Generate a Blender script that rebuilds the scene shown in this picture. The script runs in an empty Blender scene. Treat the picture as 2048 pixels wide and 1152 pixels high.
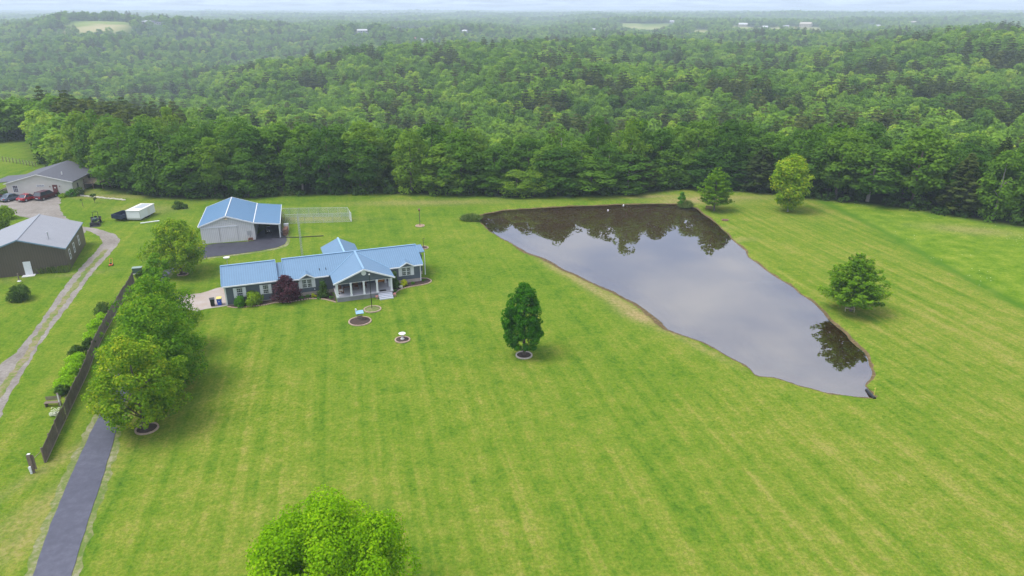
import bpy, math, random
import numpy as np
from mathutils import Vector, Matrix
R_ = math.radians
S = bpy.context.scene
COL = S.collection

# ------------------------------------------------------------------ camera
CAM_H, FPX, PITCH = 38.0, 1400.0, R_(21.6)
cd = bpy.data.cameras.new("camera"); cam = bpy.data.objects.new("camera", cd); COL.objects.link(cam)
cam.location = (0, 0, CAM_H); cam.rotation_euler = (math.pi/2 - PITCH, 0, 0)
cd.sensor_width = 36.0; cd.lens = 36.0*FPX/2048.0; cd.clip_start = 0.5; cd.clip_end = 30000
S.camera = cam

# ------------------------------------------------------------------ light
SUN_EL, SUN_AZ = R_(62), R_(-108)          # azimuth measured from +Y towards +X
sund = bpy.data.lights.new("sun", 'SUN'); sun = bpy.data.objects.new("sun", sund); COL.objects.link(sun)
sund.energy = 2.2; sund.angle = R_(32); sund.color = (1.0, 0.96, 0.88)
sdir = Vector((math.sin(SUN_AZ)*math.cos(SUN_EL), math.cos(SUN_AZ)*math.cos(SUN_EL), math.sin(SUN_EL)))
sun.rotation_euler = sdir.to_track_quat('Z', 'Y').to_euler()
W = bpy.data.worlds.new("World"); S.world = W; W.use_nodes = True
nt = W.node_tree; nt.nodes.clear()
N = nt.nodes.new; L = nt.links.new
out = N('ShaderNodeOutputWorld'); bg = N('ShaderNodeBackground'); L(bg.outputs[0], out.inputs[0])
bg.inputs['Strength'].default_value = 0.128
sky = N('ShaderNodeTexSky'); sky.sky_type = 'NISHITA'; sky.sun_disc = False
sky.sun_elevation = SUN_EL; sky.sun_rotation = SUN_AZ; sky.air_density = 1.0; sky.dust_density = 1.5; sky.ozone_density = 1.5
tc = N('ShaderNodeTexCoord'); sep = N('ShaderNodeSeparateXYZ'); mx = N('ShaderNodeMath'); mx.operation = 'MAXIMUM'; mx.inputs[1].default_value = 0.002
cmb = N('ShaderNodeCombineXYZ')
L(tc.outputs['Generated'], sep.inputs[0]); L(sep.outputs[2], mx.inputs[0]); L(sep.outputs[0], cmb.inputs[0]); L(sep.outputs[1], cmb.inputs[1]); L(mx.outputs[0], cmb.inputs[2])
L(cmb.outputs[0], sky.inputs[0])
# thin cloud cover: noise on a flat cloud layer high above (direction divided by its height)
dz = N('ShaderNodeMath'); dz.operation = 'ADD'; dz.inputs[1].default_value = 0.05; L(mx.outputs[0], dz.inputs[0])
dv = N('ShaderNodeVectorMath'); dv.operation = 'DIVIDE'
c3 = N('ShaderNodeCombineXYZ'); [L(dz.outputs[0], c3.inputs[i]) for i in range(3)]
L(cmb.outputs[0], dv.inputs[0]); L(c3.outputs[0], dv.inputs[1])
nz = N('ShaderNodeTexNoise'); nz.inputs['Scale'].default_value = 1.1; nz.inputs['Detail'].default_value = 7; nz.inputs['Roughness'].default_value = 0.58
L(dv.outputs[0], nz.inputs['Vector'])
rp = N('ShaderNodeValToRGB'); rp.color_ramp.elements[0].position = 0.40; rp.color_ramp.elements[0].color = (.45,.45,.45,1)
rp.color_ramp.elements[1].position = 0.60; rp.color_ramp.elements[1].color = (.95,.95,.95,1)
L(nz.outputs['Fac'], rp.inputs[0])
mixc = N('ShaderNodeMix'); mixc.data_type = 'RGBA'
L(rp.outputs[0], mixc.inputs['Factor']); tint = N('ShaderNodeMix'); tint.data_type = 'RGBA'; tint.blend_type = 'MULTIPLY'; tint.inputs['Factor'].default_value = 1; tint.inputs['B'].default_value = (.75,.90,1.15,1); L(sky.outputs[0], tint.inputs['A']); L(tint.outputs['Result'], mixc.inputs['A']); cb = N('ShaderNodeMix'); cb.data_type = 'RGBA'; cb.inputs['A'].default_value = (3.5, 4.15, 5.6, 1); cb.inputs['B'].default_value = (6.2, 6.3, 6.7, 1)
em = N('ShaderNodeMapRange'); em.inputs['From Min'].default_value = 0.02; em.inputs['From Max'].default_value = 0.40; L(mx.outputs[0], em.inputs['Value']); L(em.outputs[0], cb.inputs['Factor'])
L(cb.outputs['Result'], mixc.inputs['B'])
L(mixc.outputs['Result'], bg.inputs['Color'])
S.view_settings.view_transform = 'Standard'; S.view_settings.look = 'None'
S.view_settings.exposure = 0.90; S.view_settings.gamma = 1
S.cycles.max_bounces = 6; S.cycles.diffuse_bounces = 3; S.cycles.glossy_bounces = 3; S.cycles.transmission_bounces = 3
S.cycles.transparent_max_bounces = 8; S.cycles.volume_bounces = 0; S.cycles.use_denoising = True; S.cycles.denoiser = 'OPENIMAGEDENOISE'; S.cycles.denoising_prefilter = 'ACCURATE'; S.cycles.sample_clamp_indirect = 4.0

# ------------------------------------------------------------------ helpers
rng = random.Random(7); NR = np.random.default_rng(11)
def at(x, y, z=0.0):
    "point of the plane z seen at photo pixel x, y (2048 x 1152)"
    u = (x-1024)/FPX; v = (y-576)/FPX
    t = (CAM_H-z)/(math.sin(PITCH)+v*math.cos(PITCH))
    return (t*u, t*(math.cos(PITCH)-v*math.sin(PITCH)))
def dep(y): return PITCH-math.atan((576-y)/FPX)

def tag(o, label=None, cat=None, group=None, kind=None):
    if label: o['label'] = label
    if cat: o['category'] = cat
    if group: o['group'] = group
    if kind: o['kind'] = kind
    return o
def thing(name, label, cat, loc=(0,0,0), rotz=0, group=None):
    o = bpy.data.objects.new(name, None); COL.objects.link(o); o.empty_display_size = .3
    loc = tuple(loc)+(0,)*(3-len(loc)); o.location = loc; o.rotation_euler = (0,0,rotz)
    return tag(o, label, cat, group)
def copy_thing(root, loc, rotz=0, scale=None, label=None, group=None):
    r = root.copy(); COL.objects.link(r); loc = tuple(loc)+(0,)*(3-len(loc)); r.location = loc; r.rotation_euler = (0,0,rotz)
    if scale: r.scale = scale
    if label: r['label'] = label
    if group: r['group'] = group
    for ch in list(root.children):
        c = ch.copy(); COL.objects.link(c); c.parent = r
        for g in list(ch.children):
            d = g.copy(); COL.objects.link(d); d.parent = c
    return r

class MB:
    def __init__(s): s.v = []; s.f = []; s.sm = []
    def add(s, vs, fs, smooth=False):
        b = len(s.v); s.v += [tuple(p) for p in vs]; s.f += [tuple(i+b for i in f) for f in fs]; s.sm += [smooth]*len(fs); return s
    def box(s, x0, x1, y0, y1, z0, z1):
        v = [(x0,y0,z0),(x1,y0,z0),(x1,y1,z0),(x0,y1,z0),(x0,y0,z1),(x1,y0,z1),(x1,y1,z1),(x0,y1,z1)]
        return s.add(v, [(3,2,1,0),(4,5,6,7),(0,1,5,4),(1,2,6,5),(2,3,7,6),(3,0,4,7)])
    def slab(s, pts, d=(0,0,-.1)):
        "polygon pts (top, any winding) extruded by vector d"
        n = len(pts); q = [(p[0]+d[0],p[1]+d[1],p[2]+d[2]) for p in pts]
        return s.add(list(pts)+q, [tuple(range(n)), tuple(range(2*n-1, n-1, -1))]+[(i, i+n, (i+1)%n+n, (i+1)%n) for i in range(n)])
    def tube(s, p0, p1, r0, r1=None, n=8, caps=True, smooth=True):
        r1 = r0 if r1 is None else r1
        p0 = Vector(p0); p1 = Vector(p1); ax = (p1-p0).normalized(); a = ax.orthogonal().normalized(); b = ax.cross(a)
        vs = []
        for p, r in ((p0,r0),(p1,r1)):
            for k in range(n):
                t = 2*math.pi*k/n; vs.append(p+a*math.cos(t)*r+b*math.sin(t)*r)
        s.add(vs, [(k,(k+1)%n,(k+1)%n+n,k+n) for k in range(n)], smooth)
        if caps: s.add(vs, [tuple(range(n-1,-1,-1)), tuple(range(n,2*n))])
        return s
    def bar(s, p0, p1, w, h=None):
        "square bar between two points"
        h = w if h is None else h
        p0 = Vector(p0); p1 = Vector(p1); ax = (p1-p0).normalized()
        up = Vector((0,0,1)) if abs(ax.z) < .95 else Vector((0,1,0))
        a = ax.cross(up).normalized()*w/2; b = a.cross(ax).normalized()*h/2
        vs = [p+sa*a+sb*b for p in (p0,p1) for sa,sb in ((-1,-1),(1,-1),(1,1),(-1,1))]
        return s.add(vs, [(3,2,1,0),(4,5,6,7),(0,1,5,4),(1,2,6,5),(2,3,7,6),(3,0,4,7)])
    def ball(s, c, rx, ry=None, rz=None, n=10, m=6, jit=0):
        ry = rx if ry is None else ry; rz = rx if rz is None else rz
        vs = [(c[0],c[1],c[2]-rz)]
        for i in range(1,m):
            a = -math.pi/2+math.pi*i/m
            for k in range(n):
                t = 2*math.pi*k/n; j = 1+rng.uniform(-jit,jit)
                vs.append((c[0]+rx*j*math.cos(a)*math.cos(t), c[1]+ry*j*math.cos(a)*math.sin(t), c[2]+rz*j*math.sin(a)))
        vs.append((c[0],c[1],c[2]+rz)); f = [(0,1+(k+1)%n,1+k) for k in range(n)]
        for i in range(m-2):
            for k in range(n): f.append((1+i*n+k,1+i*n+(k+1)%n,1+(i+1)*n+(k+1)%n,1+(i+1)*n+k))
        e = len(vs)-1; f += [(1+(m-2)*n+k,1+(m-2)*n+(k+1)%n,e) for k in range(n)]
        return s.add(vs, f, jit == 0)
    def lathe(s, c, prof, n=16, sy=1.0, smooth=True):
        vs = []; 
        for r,z in prof:
            for k in range(n):
                t = 2*math.pi*k/n; vs.append((c[0]+r*math.cos(t), c[1]+r*sy*math.sin(t), c[2]+z))
        f = [(i*n+k, i*n+(k+1)%n, (i+1)*n+(k+1)%n, (i+1)*n+k) for i in range(len(prof)-1) for k in range(n)]
        s.add(vs, f, smooth); m = len(prof)-1
        return s.add(vs, [tuple(range(n-1,-1,-1)), tuple(range(m*n,m*n+n))])
    def build(s, name, m, parent=None, bevel=0, fixn=True):
        me = bpy.data.meshes.new(name); me.from_pydata(s.v, [], s.f)
        me.polygons.foreach_set('use_smooth', s.sm); me.materials.append(m)
        if fixn:
            import bmesh
            b = bmesh.new(); b.from_mesh(me); bmesh.ops.recalc_face_normals(b, faces=b.faces); b.to_mesh(me); b.free()
        o = bpy.data.objects.new(name, me); COL.objects.link(o); o.parent = parent
        if bevel:
            md = o.modifiers.new('bevel', 'BEVEL'); md.width = bevel; md.segments = 2; md.limit_method = 'ANGLE'
        return o
def npmesh(name, V, F, mats, face_attr=None, mi=None, smooth=False, pt_attr=None):
    me = bpy.data.meshes.new(name); n = len(F); k = F.shape[1]
    me.vertices.add(len(V)); me.vertices.foreach_set('co', V.astype(np.float32).ravel())
    me.loops.add(n*k); me.loops.foreach_set('vertex_index', F.astype(np.int32).ravel())
    me.polygons.add(n); me.polygons.foreach_set('loop_start', np.arange(0, n*k, k, dtype=np.int32))
    me.update(calc_edges=True)
    if smooth: me.polygons.foreach_set('use_smooth', np.ones(n, bool))
    for m in mats: me.materials.append(m)
    if mi is not None: me.polygons.foreach_set('material_index', mi.astype(np.int32))
    for nm, a in (face_attr or {}).items():
        at_ = me.attributes.new(nm, 'FLOAT', 'FACE'); at_.data.foreach_set('value', a.astype(np.float32))
    for nm, a in (pt_attr or {}).items():
        at_ = me.attributes.new(nm, 'FLOAT', 'POINT'); at_.data.foreach_set('value', a.astype(np.float32))
    me.validate(); return me

# ------------------------------------------------------------------ materials
class NT:
    def __init__(s, name):
        s.m = bpy.data.materials.new(name); s.m.use_nodes = True; s.t = s.m.node_tree; s.t.nodes.clear()
        s.out = s.n('ShaderNodeOutputMaterial')
    def n(s, typ, **kw):
        o = s.t.nodes.new(typ)
        for k, v in kw.items(): setattr(o, k, v)
        return o
    def l(s, a, b): s.t.links.new(a, b)
    def noise(s, vec, scale, detail=4, rough=.55):
        o = s.n('ShaderNodeTexNoise'); o.inputs['Scale'].default_value = scale; o.inputs['Detail'].default_value = detail; o.inputs['Roughness'].default_value = rough
        if vec is not None: s.l(vec, o.inputs['Vector'])
        return o.outputs['Fac']
    def ramp(s, fac, stops, interp='LINEAR'):
        o = s.n('ShaderNodeValToRGB'); e = o.color_ramp.elements; o.color_ramp.interpolation = interp
        while len(e) < len(stops): e.new(.5)
        for i, (p, c) in enumerate(stops):
            e[i].position = p; e[i].color = (tuple(c)+(1,))[:4] if not isinstance(c, (int,float)) else (c,c,c,1)
        s.l(fac, o.inputs[0]); return o.outputs[0]
    def mix(s, fac, a, b, blend='MIX'):
        o = s.n('ShaderNodeMix', data_type='RGBA', blend_type=blend)
        for v, k in ((fac,'Factor'),(a,'A'),(b,'B')):
            i = o.inputs[k]
            if isinstance(v, (int,float)): i.default_value = v if k == 'Factor' else (v,v,v,1)
            elif isinstance(v, tuple): i.default_value = (v+(1,))[:4]
            else: s.l(v, i)
        return o.outputs['Result']
    def math(s, op, a, b=None, clamp=False):
        o = s.n('ShaderNodeMath', operation=op); o.use_clamp = clamp
        for i, v in enumerate((a,b)):
            if v is None: continue
            if isinstance(v, (int,float)): o.inputs[i].default_value = v
            else: s.l(v, o.inputs[i])
        return o.outputs[0]
    def principled(s, color, rough=.6, spec=.5, metal=0, bump=None, bstr=.3, bdist=.02):
        p = s.n('ShaderNodeBsdfPrincipled')
        if isinstance(color, tuple): p.inputs['Base Color'].default_value = (color+(1,))[:4]
        else: s.l(color, p.inputs['Base Color'])
        if isinstance(rough, (int,float)): p.inputs['Roughness'].default_value = rough
        else: s.l(rough, p.inputs['Roughness'])
        p.inputs['Specular IOR Level'].default_value = spec; p.inputs['Metallic'].default_value = metal
        if bump is not None:
            b = s.n('ShaderNodeBump'); b.inputs['Strength'].default_value = bstr; b.inputs['Distance'].default_value = bdist
            s.l(bump, b.inputs['Height']); s.l(b.outputs[0], p.inputs['Normal'])
        s.l(p.outputs[0], s.out.inputs[0]); return p
    def pos(s): return s.n('ShaderNodeNewGeometry').outputs['Position']
    def obj(s): return s.n('ShaderNodeTexCoord').outputs['Object']
def sc(c, k): return tuple(min(1, x*k) for x in c)
def plain(name, c, rough=.6, var=.18, scale=3.0, metal=0, spec=.5):
    t = NT(name); o = t.obj()
    f = t.noise(o, scale, 5); g = t.noise(o, scale*9, 3)
    k = t.math('ADD', t.math('MULTIPLY', f, .65), t.math('MULTIPLY', g, .35))
    col = t.ramp(k, [(.3, sc(c, 1-var)), (.7, sc(c, 1+var))])
    t.principled(col, rough, spec, metal, bump=g, bstr=.15, bdist=.01); return t.m
def striped(name, c, axis, pitch, rough=.4, dark=.75, width=.25, var=.1, metal=0, light=1.0, bd=.02):
    "ribbed metal or lapped boards: fine lines every pitch metres along an object axis"
    t = NT(name); o = t.obj(); sp = t.n('ShaderNodeSeparateXYZ'); t.l(o, sp.inputs[0])
    x = t.math('DIVIDE', sp.outputs[axis], pitch); fr = t.math('FRACT', x)
    ln = t.ramp(fr, [(0, 1), (width*.5, 1), (width, 0), (1-width*.3, 0), (1, 1)])
    f = t.noise(o, .9, 5)
    base = t.ramp(f, [(.3, sc(c,(1-var))), (.7, sc(c,(1+var)))])
    col = t.mix(ln, base, t.mix(1.0, base, (dark,dark,dark) , 'MULTIPLY') if light == 1.0 else sc(c, light))
    t.principled(col, rough, .5, metal, bump=ln, bstr=.5, bdist=bd); return t.m
def leafmat(name, stops, obvar=1.0, trans=.34, locnoise=True):
    "stops: greens from dark to light; picked per tree (random) and per leaf clump"
    t = NT(name); oi = t.n('ShaderNodeObjectInfo'); a = t.n('ShaderNodeAttribute', attribute_name='lv')
    k = oi.outputs['Random']
    if locnoise:
        ln = t.noise(oi.outputs['Location'], .012, 3)
        k = t.math('ADD', t.math('MULTIPLY', k, .62), t.math('MULTIPLY', t.math('SUBTRACT', ln, .3), .85))
    if obvar:
        k = t.math('MULTIPLY', k, obvar)
        k = t.math('ADD', k, t.math('MULTIPLY', t.math('SUBTRACT', a.outputs['Fac'], .5), .34), clamp=True)
    else: k = a.outputs['Fac']
    n = len(stops); col = t.ramp(k, [(i/(n-1), c) for i, c in enumerate(stops)])
    p = t.principled(col, .7, 0)
    tr = t.n('ShaderNodeBsdfTranslucent'); t.l(t.mix(1, col, (1.5,1.6,.8), 'MULTIPLY'), tr.inputs[0])
    ms = t.n('ShaderNodeMixShader'); ms.inputs[0].default_value = trans
    t.l(p.outputs[0], ms.inputs[1]); t.l(tr.outputs[0], ms.inputs[2]); t.l(ms.outputs[0], t.out.inputs[0])
    return t.m
M = {}
M['white'] = plain('white_paint', (.66,.67,.69), .45, .05)
M['offwhite'] = plain('offwhite', (.62,.61,.58), .5, .08)
M['siding'] = striped('grey_siding', (.085,.105,.13), 2, .18, .55, .6, .14, .08)
M['roofx'] = striped('blue_roof_x', (.095,.175,.27), 0, .31, .5, .85, .26, .05, light=1.22)
M['roofy'] = striped('blue_roof_y', (.095,.175,.27), 1, .31, .5, .85, .26, .05, light=1.22)
M['rooftrim'] = plain('blue_trim', (.17,.30,.44), .4, .05)
M['barnroof'] = striped('barn_roof_blue', (.065,.15,.26), 1, .45, .45, .8, .3, .05, light=1.12)
M['barnwall'] = striped('barn_metal', (.60,.59,.58), 0, .3, .45, .72, .2, .04)
M['barnwally'] = striped('barn_metal_y', (.60,.59,.58), 1, .3, .45, .72, .2, .04)
M['brownwall'] = striped('brown_metal', (.088,.070,.054), 0, .35, .45, .7, .2, .06)
M['brownwally'] = striped('brown_metal_y', (.088,.070,.054), 1, .35, .45, .7, .2, .06)
M['greyroof'] = striped('grey_roof', (.215,.22,.24), 1, .6, .45, .9, .12, .04)
M['darkroof'] = plain('dark_shingle', (.075,.078,.095), .7, .15, 2)
M['cream'] = striped('cream_siding', (.50,.48,.43), 2, .2, .55, .85, .12, .04)
M['glass'] = plain('window_glass', (.035,.045,.055), .08, .2, 1.0, spec=.8)
M['wood'] = plain('weathered_wood', (.17,.13,.10), .8, .35, 2)
M['fencewood'] = striped('fence_boards', (.15,.115,.09), 1, .145, .85, .35, .16, .3, bd=.01)
M['darkwood'] = plain('brown_wood', (.13,.055,.03), .6, .3, 4)
M['deck'] = striped('porch_floor', (.38,.38,.42), 0, .14, .6, .8, .1, .05)
M['steps'] = plain('grey_steps', (.42,.44,.50), .6, .08)
M['skirt'] = striped('grey_skirting', (.20,.20,.21), 0, .2, .8, .7, .15, .2)
M['block'] = plain('concrete_block', (.38,.33,.28), .85, .15, 2)
M['stone'] = plain('edging_stone', (.34,.25,.19), .85, .35, 3)
M['palestone'] = plain('pale_edging_stone', (.42,.37,.32), .85, .3, 3)
M['mulch'] = plain('dark_mulch', (.045,.028,.02), .95, .5, 5)
M['soil'] = plain('bare_soil', (.30,.20,.13), .95, .3, 2)
M['bark'] = plain('bark', (.11,.085,.065), .9, .35, 6)
M['palebark'] = plain('pale_bark', (.30,.27,.23), .9, .3, 6)
M['metal'] = plain('galvanised_metal', (.45,.46,.47), .4, .1, 6, metal=.4)
M['darkmetal'] = plain('dark_metal', (.03,.03,.034), .45, .2, 6)
M['black'] = plain('black_plastic', (.012,.013,.014), .4, .2, 6)
M['rubber'] = plain('rubber', (.015,.015,.016), .8, .2, 6)
M['bluebin'] = plain('blue_plastic', (.015,.07,.50), .35, .1)
M['yellow'] = plain('yellow_plastic', (.62,.50,.12), .4, .1)
M['greenbox'] = plain('green_cabinet', (.05,.09,.07), .5, .1)
M['orange'] = plain('orange_paint', (.55,.12,.03), .45, .15)
M['red'] = plain('red_paint', (.30,.012,.02), .25, .08, spec=.6)
M['maroon'] = plain('maroon_paint', (.07,.012,.022), .25, .08, spec=.6)
M['bluegrey'] = plain('blue_grey_paint', (.09,.12,.16), .25, .08, spec=.6)
M['navy'] = plain('navy_paint', (.02,.03,.06), .4, .2)
M['lightblue'] = plain('light_blue_paint', (.22,.38,.52), .5, .08)
M['bluestrip'] = plain('blue_band', (.03,.08,.22), .6, .15)
M['doorbrown'] = plain('brown_door', (.12,.035,.03), .5, .15)
M['stainglass'] = plain('lit_wood_door', (.55,.22,.05), .4, .35, 4)  # plain orange wood colour of the front door
M['concretebath'] = plain('cast_concrete', (.60,.59,.58), .85, .15, 4)
M['tan'] = plain('tan_wall', (.55,.50,.42), .6, .1)
M['lamp'] = plain('tail_light', (.35,.01,.01), .3, .1)
# foliage
M['leaf'] = leafmat('leaf_forest', [(0.044,0.104,0.017),(0.077,0.161,0.021),(0.109,0.209,0.025),(0.141,0.255,0.027),(0.186,0.309,0.034),(0.261,0.364,0.038),(0.392,0.419,0.049)], .95)
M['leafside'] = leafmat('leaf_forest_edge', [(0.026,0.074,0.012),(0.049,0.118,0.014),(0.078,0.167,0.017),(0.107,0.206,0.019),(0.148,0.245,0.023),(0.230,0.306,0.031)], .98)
M['pine'] = leafmat('needle_forest', [(0.040,0.070,0.017),(0.065,0.095,0.021),(0.095,0.125,0.027),(0.130,0.145,0.034)], .9)
M['pear'] = leafmat('leaf_pear', [(0.014,0.074,0.004),(0.036,0.137,0.006),(0.068,0.210,0.010)], .0, locnoise=False)
M['pinespec'] = leafmat('needle_lawn_pine', [(0.057,0.139,0.008),(0.101,0.208,0.010),(0.177,0.300,0.016)], 0, locnoise=False)
M['maple'] = leafmat('leaf_yellowing_maple', [(0.081,0.180,0.009),(0.162,0.285,0.012),(0.291,0.380,0.018),(0.371,0.361,0.024)], 0, locnoise=False)
M['bright'] = leafmat('leaf_bright', [(0.093,0.216,0.003),(0.170,0.336,0.005),(0.289,0.448,0.011)], 0, .3, False)
M['rowleaf'] = leafmat('leaf_row', [(0.041,0.112,0.006),(0.082,0.192,0.010),(0.138,0.276,0.014),(0.254,0.330,0.019)], 0, locnoise=False)
M['rowleafy'] = leafmat('leaf_row_yellowed', [(0.056,0.132,0.007),(0.110,0.217,0.011),(0.210,0.312,0.016),(0.396,0.396,0.024)], 0, locnoise=False)
M['purple'] = leafmat('leaf_purple', [(0.029,0.013,0.019),(0.064,0.024,0.035),(0.120,0.048,0.056)], 0, .15, False)
M['lime'] = leafmat('leaf_lime', [(0.120,0.272,0.005),(0.200,0.391,0.009),(0.320,0.493,0.020)], 0, .25, False)
M['shrubg'] = leafmat('leaf_shrub_green', [(0.030,0.105,0.006),(0.060,0.180,0.011),(0.105,0.255,0.018)], 0, .2, False)
M['shrubdk'] = leafmat('leaf_shrub_dark', [(0.026,0.061,0.010),(0.053,0.105,0.017),(0.088,0.140,0.023)], 0, .2, False)
M['shruby'] = leafmat('leaf_shrub_yellow_green', [(0.091,0.169,0.008),(0.156,0.260,0.011),(0.234,0.351,0.015)], 0, .2, False)
M['gold'] = leafmat('leaf_gold', [(0.220,0.280,0.007),(0.340,0.400,0.010),(0.450,0.480,0.021)], 0, .2, False)
M['reed'] = leafmat('leaf_reed', [(0.066,0.132,0.026),(0.132,0.198,0.044),(0.220,0.264,0.079)], 0, .2, False)
M['whitefl'] = leafmat('white_blossom', [(.2,.3,.1),(.6,.62,.5),(.7,.7,.62)], 0, .1, False)
# ------------------------------------------------------------------ terrain
def poly_sd(P, poly):
    "signed distance of points P (n,2) to polygon: negative inside"
    poly = np.asarray(poly, float); n = len(poly); d = np.full(len(P), 1e9); ins = np.zeros(len(P), bool)
    for i in range(n):
        a = poly[i]; b = poly[(i+1) % n]; e = b-a; w = P-a
        t = np.clip((w@e)/max(e@e, 1e-9), 0, 1); d = np.minimum(d, np.hypot(*(w-t[:,None]*e).T))
        c = ((a[1] > P[:,1]) != (b[1] > P[:,1]))
        with np.errstate(divide='ignore', invalid='ignore'):
            x = (b[0]-a[0])*(P[:,1]-a[1])/(b[1]-a[1])+a[0]
        ins ^= c & (P[:,0] < x)
    return np.where(ins, -d, d)
WATER_Z = -0.35
POND = [at(x, y, WATER_Z) for x, y in [(957,433),(975,427),(1000,422),(1040,419),(1085,416),(1140,413),(1200,411),(1260,409),(1320,408),(1365,409),(1392,417),(1404,427),(1425,441),(1447,461),(1470,486),(1486,500),(1500,516),(1520,532),(1540,547),(1560,559),(1580,572),(1600,588),(1622,603),(1640,620),(1658,641),(1674,655),(1692,671),(1710,688),(1724,704),(1735,722),(1743,744),(1738,760),(1729,770),(1741,785),(1750,795),(1735,794),(1700,791),(1670,788),(1640,782),(1606,772),(1580,762),(1548,753),(1512,751),(1500,738),(1470,718),(1440,702),(1400,682),(1365,670),(1335,657),(1322,644),(1296,622),(1262,600),(1228,583),(1190,566),(1150,548),(1120,534),(1090,517),(1055,505),(1025,487),(1000,474),(985,465),(968,449)]]
CLEAR = [(-60,-80),(-230,-80),(-300,60),(-330,200)] + [at(*p) for p in [(-130,300),(0,288),(40,280),(64,276),(70,318),(110,350),(180,366),(240,383),(300,396),(400,401),(480,398),(560,393),(640,391),(700,390),(780,390),(850,391),(950,393),(1050,398),(1150,394),(1250,390),(1330,384),(1390,376),(1500,386),(1560,392),(1620,400),(1690,405),(1750,411),(1850,424),(1950,441),(2060,458),(2300,500)]] + [(130,40),(150,-80)]
# ground height under the woods, by bearing (photo column at the horizon) and distance
RK = np.array([0,140,200,280,400,600,800,1100,1500,2200,3500,5000,9000,14000], float)
XK = np.array([0,300,550,800,1024,1300,1600,2048], float)
HT = np.array([
 [0,0,  0,-3,-20,-33,-32,-17,3,-4,4,6,20,20],
 [0,0, -3,-6,-22,-34,-32,-16,4,-4,4,6,20,20],
 [0,0, -8,-13,-19,-6,-34,-24,2,-6,8,9,20,20],
 [0,-2,-11,-15,-13,2,-28,-12,-4,-6,4,8,20,20],
 [0,-2,-12,-13,-7,1,-18,-12,-8,-3,8,8,20,20],
 [0,-2,-10,-13,-7,-2,-7,-8,-9,-3,16,8,20,20],
 [0,-2,-7,-9,-5,-1,-4,-4,-7,-3,12,8,20,20],
 [0,0, -5,-8,-4,6,8,0,-5,0,10,8,20,20]], float)
def smooth(a, b, x):
    t = np.clip((x-a)/float(b-a), 0, 1); return t*t*(3-2*t)
def sines(X, Y, wl, seed, n=5):
    r = np.random.default_rng(seed); o = 0
    for i in range(n):
        a = r.uniform(0, 6.28); p = r.uniform(0, 6.28); k = 2*np.pi/(wl*r.uniform(.6, 1.6)); o = o+np.sin((X*np.cos(a)+Y*np.sin(a))*k+p)
    return o/n
# far open fields on slopes facing the house: (column0, column1, near distance, length, photo row of lower edge, upper edge)
FIELDS = [(128,252,1330,110,47,42),(780,868,1500,220,73,57),(1240,1352,1650,200,61,47),(1462,1565,1500,210,72,54),(1560,1650,1600,210,70,55),(1385,1425,1350,150,70,59),(1180,1232,2300,250,46,38),(1700,1760,1900,200,56,47)]
# far houses and barns: photo column, row, distance, length, depth, eave height, wall, roof, look
HOUSES = [(283,44,1420,9,8,5,'white','grey'),(292,45,1400,10,8,6,'white','grey'),(301,44,1430,9,8,5,'white','dark'),(312,47,1380,8,7,4,'white','dark'),(345,46,1500,12,8,4,'tan','white'),
 (721,61,1250,19,9,5,'white','white'),(795,58,1620,17,9,4,'white','white'),(824,77,1150,10,8,4,'tan','red'),(837,78,1120,9,8,4,'white','grey'),(858,76,1170,9,7,4,'white','white'),(929,62,1300,10,8,5,'white','white'),(959,59,1450,10,8,4,'tan','grey'),
 (1186,59,1500,14,9,5,'white','white'),(1346,46,1900,12,9,5,'white','white'),(1369,46,1920,9,8,4,'tan','white'),(1454,47,1800,10,8,5,'white','dark'),(1489,51,1640,20,12,8,'tan','white'),(1534,54,1550,12,9,5,'white','white'),(1551,47,1850,11,9,6,'white','dark'),(1574,52,1700,20,9,4,'tan','grey'),(1616,51,1620,26,14,9,'tan','tan'),(1686,51,1800,11,9,4,'white','grey'),(1761,51,1850,12,9,4,'white','white'),(1834,45,2100,18,10,6,'tan','tan'),(1396,66,1330,16,8,4,'white','grey')]
def hpos(px, r): az = math.atan((px-1024)*math.cos(PITCH)/FPX); return r*math.sin(az), r*math.cos(az)
def polar(X, Y):
    r = np.hypot(X, Y); az = np.arctan2(X, np.maximum(Y, 1e-3))
    col = 1024+FPX*np.tan(np.clip(az, -1.2, 1.2))/math.cos(PITCH)
    return r, col
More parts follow.
